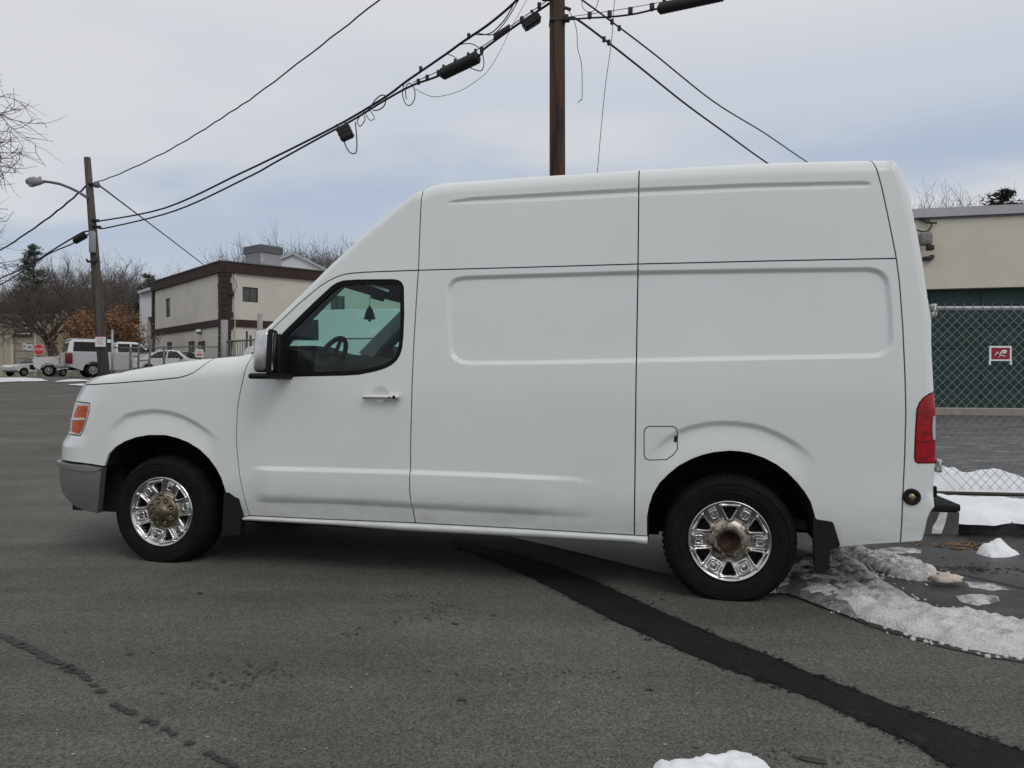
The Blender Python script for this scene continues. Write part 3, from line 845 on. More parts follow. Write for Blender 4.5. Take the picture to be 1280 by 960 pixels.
sg = empty('shop_sign', FB.p((sa[0] + sb[0]) / 2, (sa[1] + sb[1]) / 2, .12), 0, 'dark name board with a line of white lettering over the beige garage door', 'sign')
w_, h_ = (sb[0] - sa[0]) / 2, (sa[1] - sb[1]) / 2
mb = MB(); mb.box((-w_, -.04, -h_), (w_, .04, h_)); mb.build('board', mat('sign_black', (.03, .025, .022), .5), sg)
mb = MB(); mb.box((-w_ * .85, -.052, -h_ * .28), (-w_ * .45, -.042, h_ * .5)); 
for k in range(9):
    x = -w_ * .36 + k * w_ * .135
    mb.box((x, -.052, -h_ * .3), (x + w_ * .085, -.042, h_ * (.22 if k % 3 else .34)))
mb.build('lettering', SIGNW, sg)
for i, px in enumerate(((19.969, 4.087), (20.395, 4.021))):
    n_ = empty('notice', FB.p(px[0], px[1], .12 - .2), 0, ['left', 'right'][i] and ['narrow white notice on the beige garage door, nearer its left edge', 'square white notice with grey print on the beige garage door beside the stop sign'][i], 'notice')
    mb = MB(); w2 = .14 if i == 0 else .26; mb.box((-w2, -.02, -.26), (w2, .02, .26)); mb.build('plate', SIGNW, n_)
    mb = MB(); mb.box((-w2 * .6, -.028, -.1), (w2 * .6, -.021, .1)); mb.build('print', GREYB, n_)

# --- cream warehouse on the right
WO, WD = (12.7, 23.0), (0.9725, -0.2330)
FW = Facade(WO, WD, (-0.2330, -0.9725))
wh = empty('warehouse', (12.7, 23.0, 0.2), 0, 'cream painted warehouse with a grey roof edge and dark green loading door', 'building')
invw = Matrix.Translation((-12.7, -23.0, -0.2))
wtop = (0.647, 6.156)[1]
ftop = (0.647, 6.418)[1]
lint = (0.647, 4.019)[1]
sill_ = (0.647, 0.503)[1]
under(FW.wall('wall', -11, 17, 0.0, wtop, [(-4.5, 9.5, sill_ - .05, lint)], CREAM, None, depth=.4), wh, invw)
mb = MB(); FW.box(mb, -11.2, 17.2, wtop, ftop, -.3, .12); under(mb.build('roof_edge', FLASH, None), wh, invw)
mb = MB(); FW.box(mb, -11.2, 17.2, wtop - .05, wtop - .004, .0, .06); under(mb.build('drip_edge', GALVD, None), wh, invw)
mb = MB().add([FW.p(-11, ftop - .1, 0), FW.p(17, ftop - .1, 0), FW.p(17, ftop - .1, -25), FW.p(-11, ftop - .1, -25)], [(0, 1, 2, 3)])
mb.add([FW.p(-11, 0, 0), FW.p(-11, wtop, 0), FW.p(-11, wtop, -25), FW.p(-11, 0, -25)], [(0, 1, 2, 3)])
under(mb.build('roof', CREAM, None, recalc=False), wh, invw)
for k in range(6):
    h = (lint - sill_ + .05) / 6
    mb = MB(); FW.box(mb, -4.5, 9.5, sill_ - .05 + k * h + .008, sill_ - .05 + (k + 1) * h - .008, -.36, -.30)
    for j in range(10):
        FW.box(mb, -4.3 + j * 1.4, -4.3 + j * 1.4 + 1.15, sill_ + k * h + .06, sill_ - .1 + (k + 1) * h - .07, -.299, -.275)
    under(mb.build('door_panel', GREEN, None), wh, invw)
mb = MB(); FW.box(mb, -4.6, 9.6, sill_ - .05, lint + .02, -.5, -.42); under(mb.build('door_backing', GREEN, None), wh, invw)
mb = MB(); FW.box(mb, -11, 17, 0.0, sill_ - .06, .01, .5); under(mb.build('concrete_base', CONC, None), wh, invw)
fl = (-0.395, 5.474)
ff = empty('floodlight', FW.p(fl[0], fl[1], .15), R(-13), 'grey floodlight on the cream warehouse wall beside the van roof corner', 'light')
mb = MB(); mb.rbox((-.16, -.3, -.2), (.2, -.02, .2), .09, 3); mb.build('lamp_head', mat('weathered_grey', (.2, .195, .18), .7, var=.35, vscale=14), ff)
mb = MB(); mb.rbox((.05, -.26, -.34), (.24, -.05, -.19), .02); mb.build('bracket', BLACKM, ff)
fs_ = (-0.231, 4.927)
f2 = empty('motion_sensor', FW.p(fs_[0], fs_[1], .08), 0, 'tiny black motion sensor under the floodlight on the cream wall', 'sensor')
mb = MB(); mb.rbox((-.14, -.1, -.06), (.1, .1, .05), .02); mb.rbox((.03, -.08, .0), (.15, .04, .1), .02); mb.build('housing', BLACKM, f2)
mb = MB()
w0 = [(-0.659, 6.233), (-0.461, 6.163), (-0.22, 6.067), (-0.133, 5.919), (-0.22, 5.755), (-0.395, 5.739), (-0.549, 5.794)]
mb.tube([FW.p(t, z, .08) for t, z in w0], .022, 5)
w0 = [(-0.483, 6.104), (-0.264, 5.997), (-0.002, 5.973)]
mb.tube([FW.p(t, z, .1) for t, z in w0], .03, 5)
tag(mb.build('service_cable', BLACKM), 'looped black service cable on the cream wall under the grey roof edge', 'cable')

# ------------------------------------------------------------------ chain link fence in front of the warehouse yard
def link_mesh(x0, x1, z0f, z1, pitch, r, y):
    """two families of slanted wires woven between x0 and x1 (local x), z0f(x) the lower edge"""
    mb = MB()
    H = z1 - min(z0f(x0), z0f(x1))
    n = int((x1 - x0 + H) / pitch) + 2
    for fam in (1, -1):
        for k in range(-int(H / pitch) - 2, n):
            xa = x0 + k * pitch
            pts = []
            m_ = 14
            for i in range(m_ + 1):
                z = z1 - H * i / m_
                x = xa + (H * i / m_) * fam if fam > 0 else xa + H - (H * i / m_)
                if x0 <= x <= x1 and z >= z0f(x): pts.append((x, y + 0.004 * fam, z))
            if len(pts) >= 2: mb.tube([pts[0], pts[-1]], r, 3, cap=False)
    k = x0
    while k < x1:
        mb.tube([(k - .008, y, z1 - .01), (k + .008, y, z1 + .055)], r * .9, 3, cap=False)
        mb.tube([(k + .008, y, z1 - .01), (k - .008, y, z1 + .05)], r * .9, 3, cap=False)
        k += pitch
    return mb
fz = lambda x: 0.155 - 0.035 * (x - 4.2)
fe = empty('chain_link_fence', (4.0, 7.9, 0.15), 0, 'chain link fence of grey wire standing behind the snow bank', 'fence')
invf = Matrix.Translation((-4.0, -7.9, -0.15))
WIRE = mat('fence_wire', (0.26, 0.275, 0.275), 0.5, metal=0.5)
o = link_mesh(2.2, 8.6, fz, 2.01, 0.098, 0.0027, 7.9).build('wire_mesh', WIRE, None); under(o, fe, invf)
mb = MB(); mb.tube([(2.2, 7.93, 2.012), (8.6, 7.93, 2.02)], .021, 8); under(mb.build('top_rail', GALV, None), fe, invf)
mb = MB(); mb.tube([(2.2, 7.92, .16), (8.6, 7.92, fz(8.6) + .01)], .022, 6); under(mb.build('bottom_rail', mat('rusty_rail', (.05, .045, .04), .8), None), fe, invf)
for x in (2.3, 5.95 + 2.4):
    mb = MB(); mb.tube([(x, 7.97, -.2), (x, 7.97, 2.1)], .034, 10); under(mb.build('post', GALV, None), fe, invf)
sgn = empty('fence_sign', (4.994, 7.86, 1.543), 0, 'small dark red sign in a white frame wired to the chain link fence', 'sign')
mb = MB(); mb.box((-.1, -.006, -.062), (.1, .004, .062)); mb.build('panel', SIGNDR, sgn)
mb = MB()
for a, b in (((-.112, -.074), (.112, -.06)), ((-.112, .06), (.112, .078)), ((-.112, -.06), (-.096, .06)), ((.096, -.06), (.112, .06)), ((-.116, -.115), (-.100, -.074)), ((.100, -.115), (.116, -.074))):
    mb.box((a[0], -.011, a[1]), (b[0], .001, b[1]))
mb.build('frame', SIGNW, sgn)
mb = MB()
mb.tube([(-.06, -.009, -.02), (-.03, -.009, .015), (-.01, -.009, -.01), (.02, -.009, .03), (.055, -.009, .02)], .007, 4)
mb.tube([(-.02, -.009, -.035), (.01, -.009, -.015), (.05, -.009, -.03)], .005, 4)
mb.add([(.02, -.0085, .0), (.06, -.0085, .005), (.065, -.0085, .035), (.03, -.0085, .04)], [(0, 1, 2, 3)])
mb.build('white_emblem', SIGNW, sgn)

# ------------------------------------------------------------------ utility poles and wires
WOOD = mat('pole_wood', (0.085, 0.047, 0.032), 0.9, var=0.3, vscale=2.0, bump=0.6, bscale=18, col2=(0.028, 0.017, 0.013), c2scale=3.0, c2lo=.48, c2hi=.6, stretch=(6, 6, 0.25))
WOODG = mat('grey_pole_wood', (0.085, 0.075, 0.065), 0.9, var=0.3, vscale=2.0, bump=0.5, bscale=18, col2=(0.05, 0.042, 0.035), c2scale=3.0, stretch=(5, 5, 0.3))
CABLE = mat('black_cable', (0.012, 0.012, 0.013), 0.6)
MPX, MPY = 0.824, 14.0
pole = empty('utility_pole', (MPX, MPY, 0.4), 0, 'thick brown wooden utility pole rising behind the roof of the white van', 'utility pole')
mb = MB(); mb.tube([(0, 0, -.4), (0.004, 0, 4), (0.0, 0, 8.0), (0, 0, 11.4)], [.165, .145, .14, .125], 20); mb.build('shaft', WOOD, pole)
mb = MB(); mb.box((-.145, -.15, 7.38), (.15, .15, 7.43)); mb.build('cable_bracket', BLACKM, pole)
for a, b, r_ in (((-.13, -.1, 7.78), (-.28, -.1, 7.78), .045), ((.13, -.1, 7.62), (.24, -.1, 7.58), .03), ((.13, -.05, 7.40), (.22, -.05, 7.40), .03)):
    mb = MB(); mb.tube([a, b], r_, 8); mb.build('bolt', BLACKM, pole)
mb = MB(); mb.box((-1.2, -.2, 10.3), (1.2, -.1, 10.42)); mb.build('crossarm', WOOD, pole)

LPX, LPY = -14.1, 26.0
lb, lt = Vector((-13.785, 26.0, 1.157)), Vector((-14.381, 26.0, 8.821))
lp = empty('utility_pole', lb, 0, 'weathered leaning utility pole carrying the street lamp beside the parked pickup', 'utility pole')
ax = lt - lb
def along(k, dx=0.0, dy=0.0): return ax * k + Vector((dx, dy, 0))
mb = MB(); mb.tube([along(-.1), along(.3), along(.65), along(1.0)], [.19, .165, .135, .105], 14); mb.build('shaft', WOODG, lp)
kk = lambda py: (476 - py) * 26.0 / 960.0 + 1.265
def pk(py): return (kk(py) - lb.z) / ax.z
mb = MB(); c_ = along(pk(304)); mb.rbox((c_.x - .02, c_.y - .30, c_.z - .36), (c_.x + .16, c_.y - .14, c_.z + .36), .03); mb.build('meter_box', GREYB, lp)
mb = MB(); c_ = along(pk(316)); mb.tube([c_ + Vector((-.18, -.16, -.25)), c_ + Vector((-.12, -.22, -.33)), c_ + Vector((.12, -.22, -.33)), c_ + Vector((.2, -.12, -.2))], .04, 6); mb.build('conduit', BLACKM, lp)
for py, dx in ((276, .18), (284, .22), (231, .2)):
    c_ = along(pk(py)); mb = MB(); mb.tube([c_ + Vector((.05, -.1, 0)), c_ + Vector((dx + .12, -.12, -.02))], .05, 6); mb.build('insulator', BLACKM, lp)
mb = MB(); c_ = along(pk(232)); mb.lathe([(.0, .0), (.1, .02), (.12, .12), (.07, .2), (.0, .21)], 10, 'z', 0, (c_.x + .3, c_.y - .1, c_.z - .1)); mb.build('insulator', GALVD, lp)
sl = empty('street_lamp', (-14.325, 25.85, 7.431), 0, 'grey cobra head street lamp on a curved arm fixed to the leaning pole', 'street lamp')
off = Vector(sl.location)
mb = MB(); mb.tube([Vector(p_) - off for p_ in ((-14.271, 25.85, 7.404), (-14.541, 25.85, 7.593), (-14.864, 25.85, 7.754), (-15.214, 25.85, 7.889), (-15.564, 25.85, 7.956), (-15.86, 25.85, 7.983))], .045, 8); mb.build('arm', GALVD, sl)
mb = MB(); cx_ = Vector((-16.075, 25.85, 7.97)) - off
mb.lathe([(.0, -.27), (.09, -.25), (.15, -.12), (.165, .0), (.12, .16), (.07, .28), (.05, .34)], 14, 'x', 0, tuple(cx_)); o = mb.build('lamp_head', GREYB, sl)
mb = MB(); c2_ = Vector((-16.17, 25.85, 7.903)) - off; mb.lathe([(.12, .02), (.12, -.04), (.07, -.11), (.0, -.12)], 12, 'z', 0, tuple(c2_)); mb.build('lamp_lens', CLEARL, sl)
mb = MB(); c2_ = Vector((-15.887, 25.85, 8.064)) - off; mb.lathe([(.0, .08), (.045, .07), (.05, -.06)], 8, 'z', 0, tuple(c2_)); mb.build('photocell', GREYB, sl)
sn = empty('parking_sign', (-13.774, 25.7, 2.577), 0, 'white parking sign with a red top edge on the leaning utility pole', 'sign')
mb = MB(); mb.box((-.17, -.01, -.17), (.17, .01, .155)); mb.build('plate', SIGNW, sn)
mb = MB(); mb.box((-.17, -.012, .158), (.17, .008, .19)); mb.build('red_edge', SIGNDR, sn)
mb = MB()
for k, (a, b) in enumerate(((-.1, .1), (-.12, .08), (-.08, .1))):
    mb.box((a, -.014, .07 - k * .08), (b, -.0105, .105 - k * .08))
mb.build('print', mat('faded_red_print', (.55, .35, .36), .6), sn)

def wire(name, pts, r, label, cat='cable', n=5, jig=0.0, group=None):
    pts = [Vector(p) for p in pts]
    # smooth through the points
    out = []
    for i in range(len(pts) - 1):
        p0 = pts[max(0, i - 1)]; p1 = pts[i]; p2 = pts[i + 1]; p3 = pts[min(len(pts) - 1, i + 2)]
        m_ = 6
        for j in range(m_):
            t = j / m_
            q = 0.5 * ((2 * p1) + (-p0 + p2) * t + (2 * p0 - 5 * p1 + 4 * p2 - p3) * t * t + (-p0 + 3 * p1 - 3 * p2 + p3) * t ** 3)
            if jig: q = q + Vector((0, 0, jig * math.sin((i * m_ + j) * 1.9)))
            out.append(q)
    out.append(pts[-1])
    o = MB().tube(out, r, n, cap=False).build(name, CABLE)
    return tag(o, label, cat, group)
wire('cable', [(-14.07, 25.976, 6.65), (-10.414, 23.035, 6.448), (-7.2, 20.451, 6.804), (-6.011, 19.494, 6.951), (-4.587, 18.349, 7.152), (-3.647, 17.593, 7.312), (-2.72, 16.847, 7.53), (-2.247, 16.467, 7.697), (-1.362, 15.755, 7.961), (-0.982, 15.449, 8.088), (-0.47, 15.037, 8.235), (0.0, 14.66, 8.442), (0.418, 14.324, 8.695), (0.733, 14.07, 8.828)],
     0.026, 'upper thick black cable strung between the two utility poles')
wire('cable', [(-13.975, 25.899, 6.418), (-13.275, 25.337, 6.332), (-9.896, 22.618, 6.283), (-6.994, 20.285, 6.632), (-6.011, 19.494, 6.809), (-4.587, 18.349, 7.076), (-3.647, 17.593, 7.239), (-2.72, 16.847, 7.46), (-2.113, 16.359, 7.562), (-1.486, 15.855, 7.574), (-0.665, 15.194, 7.691), (-0.534, 15.089, 7.796), (0.03, 14.635, 8.003), (0.389, 14.347, 8.11), (0.733, 14.07, 8.212)],
     0.024, 'lower black cable between the poles, carrying the ribbed splice case')
wire('cable', [(-2.113, 16.359, 7.621), (-1.451, 15.826, 7.678), (-0.632, 15.168, 7.838), (0.076, 14.598, 8.078), (0.705, 14.093, 8.282)], 0.009, 'thin strand just above the ribbed splice case', 'wire')
wire('cable', [(-0.797, 15.3, 8.166), (-0.438, 15.012, 8.052), (-0.185, 14.808, 8.176), (-0.031, 14.684, 8.347), (0.076, 14.598, 8.534)], 0.012, 'slack black lead drooping below the upper cable near the brown pole', 'cable')
wire('cable', [(-0.698, 15.221, 8.162), (-0.534, 15.089, 8.071), (-0.342, 14.935, 8.017), (-0.092, 14.734, 8.202), (0.151, 14.538, 8.519)], 0.010, 'second slack lead, hanging lowest under the upper cable near the brown pole', 'cable')
wire('cable', [(-2.056, 16.313, 7.467), (-1.85, 16.148, 7.304), (-1.576, 15.927, 7.155), (-1.067, 15.518, 7.116), (-0.681, 15.207, 7.221), (-0.454, 15.025, 7.353), (-0.216, 14.834, 7.662), (-0.046, 14.696, 7.955), (0.256, 14.454, 8.401), (0.33, 14.394, 8.522)], 0.006, 'very thin grey wire sagging in a deep curve below the splice case', 'wire', n=4)
bz = (-1.362, 15.755, 7.977)
wire('cable_loop', [(-1.362, 15.755, 7.977), (-1.05, 15.504, 8.048), (-0.797, 15.3, 7.975), (-0.616, 15.155, 7.785), (-0.551, 15.102, 7.526), (-0.599, 15.142, 7.385), (-0.747, 15.26, 7.449), (-0.88, 15.368, 7.556)], 0.010, 'loop of black lead curling round the end of the ribbed splice case', 'cable loop')
wire('cable_loop', [(-1.362, 15.755, 7.977), (-1.205, 15.628, 7.875), (-1.084, 15.531, 7.736), (-0.999, 15.463, 7.579)], 0.009, 'short black lead dropping from the upper cable onto the splice case', 'cable')
def ring(px_pts, r, label): return wire('cable_loop', px_pts, r, label, 'cable loop')
ring([(-2.324, 16.529, 7.653), (-2.363, 16.56, 7.475), (-2.305, 16.513, 7.251), (-2.189, 16.42, 7.149), (-2.075, 16.328, 7.252), (-2.075, 16.328, 7.456), (-2.189, 16.42, 7.628), (-2.286, 16.498, 7.555), (-2.266, 16.482, 7.309)], 0.011, 'tall coil of black cable hanging where the two cables meet')
ring([(-3.343, 17.348, 7.337), (-3.516, 17.487, 7.203), (-3.451, 17.435, 7.04), (-3.322, 17.331, 7.15), (-3.343, 17.348, 7.265)], 0.011, 'small cable loop right of the little black splice box')
ring([(-3.3, 17.314, 7.289), (-3.195, 17.229, 7.116), (-3.069, 17.128, 7.117), (-3.152, 17.195, 7.283), (-3.237, 17.263, 7.361)], 0.009, 'thin cable ring next along from the small loop')
ring([(-3.216, 17.246, 7.355), (-3.027, 17.094, 7.533), (-2.883, 16.978, 7.579), (-2.781, 16.896, 7.513), (-2.801, 16.912, 7.343), (-2.944, 17.028, 7.278), (-3.11, 17.161, 7.307)], 0.014, 'oval loop of black cable lying against the bundle')
ring([(-3.891, 17.789, 6.861), (-3.847, 17.753, 6.702), (-3.735, 17.664, 6.527), (-3.603, 17.557, 6.459), (-3.537, 17.505, 6.553), (-3.548, 17.513, 6.884), (-3.581, 17.54, 7.185)], 0.014, 'long cable loop hanging from the little black splice box')
wire('power_line', [(-14.07, 25.976, 7.976), (-12.693, 24.869, 7.974), (-10.452, 23.066, 8.113), (-8.846, 21.774, 8.319), (-7.654, 20.816, 8.529), (-6.676, 20.029, 8.713), (-4.587, 18.349, 9.254), (-2.924, 17.011, 9.717), (-0.797, 15.3, 10.366), (0.733, 14.07, 10.88)], 0.018, 'twisted power line climbing from the leaning pole to the top edge of the view', 'power line', jig=0.012)
wire('power_line', [(-14.056, 26.0, 7.9), (-14.428, 27.0, 8.071), (-16.717, 34.0, 8.738), (-19.126, 43.0, 9.193), (-19.943, 49.6, 8.783)], 0.03, 'service wire running from the leaning pole down to the office roof', 'power line')
wire('power_line', [(-14.3, 26.0, 7.982), (-14.571, 26.0, 7.711), (-15.75, 27.0, 7.424), (-17.208, 28.0, 6.982), (-20.0, 30.0, 6.359), (-24.062, 33.0, 5.768)], 0.03, 'twisted wire descending leftwards from the leaning pole above the street lamp', 'power line', jig=0.015)
wire('cable', [(-14.273, 26.0, 6.33), (-14.601, 26.2, 6.341), (-15.044, 26.5, 6.261), (-16.328, 27.5, 6.02), (-18.276, 29.0, 5.615), (-20.667, 31.0, 5.398), (-24.792, 34.0, 4.948)], 0.028, 'upper of two black cables dropping leftwards past the evergreen tree')
wire('cable', [(-14.3, 26.0, 6.248), (-15.127, 26.5, 6.013), (-16.615, 27.5, 5.791), (-18.427, 29.0, 5.434), (-20.667, 31.0, 5.14), (-24.792, 34.0, 4.523)], 0.024, 'lower of two black cables dropping leftwards past the evergreen tree')
# wires on the right of the brown pole
wire('cable', [(0.879, 14.07, 7.86), (1.072, 14.296, 8.026), (1.246, 14.5, 8.077), (1.91, 15.28, 7.998), (2.639, 16.135, 7.887), (3.961, 17.688, 7.668), (5.324, 19.289, 7.514), (6.851, 21.081, 7.348), (8.735, 23.292, 7.209), (12.937, 28.226, 7.028)], 0.022, 'lower black cable slanting down to the right behind the van roof')
wire('cable', [(0.959, 14.163, 8.509), (1.331, 14.6, 8.504), (2.004, 15.39, 8.455), (3.068, 16.639, 8.354), (4.947, 18.845, 8.116), (6.959, 21.207, 8.113), (8.691, 23.242, 8.044), (11.728, 26.807, 7.967)], 0.018, 'upper black cable slanting down to the right behind the van roof')
wire('cable', [(0.926, 13.897, 7.794), (1.336, 13.5, 7.643), (1.674, 13.173, 7.508), (2.031, 12.827, 7.391), (2.403, 12.468, 7.317), (3.222, 11.674, 7.15), (4.07, 10.853, 7.008), (6.106, 8.881, 6.779)], 0.017, 'black cable leaving the brown pole towards the long splice case')
wire('cable', [(0.926, 13.897, 7.837), (1.674, 13.173, 7.605), (2.457, 12.415, 7.395), (3.222, 11.674, 7.223), (6.106, 8.881, 6.871)], 0.006, 'thin strand above the cable of the long splice case', 'wire')
wire('loose_wire', [(1.006, 13.8, 7.935), (1.107, 13.8, 7.763), (1.164, 13.8, 7.532), (1.179, 13.8, 7.245), (1.251, 13.8, 6.929), (1.258, 13.8, 6.354), (1.222, 13.8, 6.311), (1.186, 13.8, 6.253)], 0.006, 'loose wire end dangling just right of the brown pole', 'wire', n=4)
wire('loose_wire', [(1.948, 14.5, 8.606), (1.918, 14.5, 8.228), (1.873, 14.5, 7.624), (1.767, 14.5, 6.869), (1.677, 14.5, 5.962), (1.616, 14.5, 5.253), (1.571, 14.5, 4.83)], 0.006, 'long thin wire hanging down behind the van roof', 'wire', n=4)
wire('loose_wire', [(1.251, 13.8, 8.079), (1.279, 13.8, 7.964), (1.366, 13.8, 7.892), (1.481, 13.8, 7.921), (1.538, 13.8, 8.05), (1.567, 13.8, 8.179)], 0.006, 'small curl of wire at the top edge beside the brown pole', 'wire', n=4)

def splice(name, a, b, r, label, ribs=14, cat='splice case'):
    a, b = Vector(a), Vector(b)
    o = empty(name, (a + b) / 2, 0, label, cat)
    d = (b - a); L_ = d.length; d.normalize()
    M_ = d.to_track_quat('X', 'Z').to_matrix().to_4x4()
    prof = [(.0, -L_ / 2), (r * .55, -L_ / 2), (r * .9, -L_ / 2 + r * .4)]
    for k in range(ribs):
        x = -L_ / 2 + r * .5 + (L_ - r) * k / (ribs - 1)
        prof += [(r, x), (r * 1.0, x + .012), (r * .88, x + .014), (r * .88, x + .024)]
    prof += [(r * .9, L_ / 2 - r * .3), (r * .55, L_ / 2), (.0, L_ / 2)]
    mb = MB().lathe(prof, 12, 'x'); mb.xf(M_); mb.build('case', CABLE, o)
    mb = MB()
    for k in (-.42, -.1, .25, .44): mb.box((L_ * k - .02, -.02, r * .9), (L_ * k + .02, .02, r * 1.45))
    mb.xf(M_); mb.build('hanger', CABLE, o)
    return o
splice('splice_case', (-1.46, 15.833, 7.574), (-0.665, 15.194, 7.675), 0.125, 'ribbed black splice case hanging on the lower cable left of the brown pole')
splice('splice_case', (2.381, 12.489, 7.308), (3.222, 11.674, 7.132), 0.092, 'long black splice case right of the brown pole, at the top edge', ribs=22)
splice('splice_case', (-14.986, 26.3, 6.032), (-14.491, 26.1, 6.213), 0.11, 'short black splice case on the cables left of the leaning pole', ribs=6)
def sbox(loc, sx, sz, tilt, label):
    o = empty('splice_box', loc, 0, label, 'splice box')
    mb = MB(); mb.rbox((-sx, -.1, -sz), (sx, .1, sz), .03)
    for k in range(3): mb.box((-sx - .012, -.11, -sz * .7 + k * sz * .6), (sx + .012, .11, -sz * .7 + k * sz * .6 + .03))
    mb.xf(Matrix.Rotation(tilt, 4, 'Y')); mb.build('case', CABLE, o)
    mb = MB(); mb.box((-sx * .8, -.02, sz), (-sx * .55, .02, sz + .1)); mb.box((sx * .55, -.02, sz), (sx * .8, .02, sz + .1)); mb.xf(Matrix.Rotation(tilt, 4, 'Y')); mb.build('hanger', CABLE, o)
sbox((-3.858, 17.762, 7.001), .15, .16, R(-25), 'small square black splice box clipped to the cables above the van bonnet')
sbox((0.367, 14.365, 7.983), .16, .085, R(-33), 'small oblong black splice box close to the brown pole')
mb = MB()
for k in range(9):
    t = k / 8
    a = Vector((-0.326, 14.922, 7.933)).lerp(Vector((-0.061, 14.709, 8.007)), t)
    mb.box((a.x - .022, a.y - .03, a.z - .02), (a.x + .022, a.y + .03, a.z + .07))
tag(mb.build('cable_clamp', CABLE), 'comb of little black clamps on the lower cable between the splice case and the pole', 'cable clamp')
def clip(p, s, label=None):
    mb = MB(); mb.box((-s, -s, -s * 1.4), (s, s, s * 1.4)); mb.box((-s * .5, -s * .5, -s * 2.0), (s * .5, s * .5, -s * 1.4))
    o = mb.build('cable_spacer', CABLE); o.location = p
    return tag(o, label or 'small black spacer clipped between the cable and its strand', 'spacer', 'spacers on the overhead cables')
for p in ((0.981, 13.844, 7.812), (1.362, 13.476, 7.68), (1.674, 13.173, 7.556), (1.984, 12.872, 7.467), (2.292, 12.574, 7.388), (-1.522, 15.884, 7.635), (-1.776, 16.088, 7.617), (-1.981, 16.253, 7.597), (-0.599, 15.142, 7.795), (0.505, 14.254, 8.228), (0.181, 14.514, 8.083), (-0.326, 14.922, 7.949)):
    clip(p, .035)
for p in ((2.004, 15.39, 8.463), (2.176, 15.593, 8.428), (1.817, 15.171, 8.013), (1.929, 15.302, 8.007), (-0.864, 15.354, 8.158), (-1.925, 16.207, 7.849)):
    clip(p, .032)

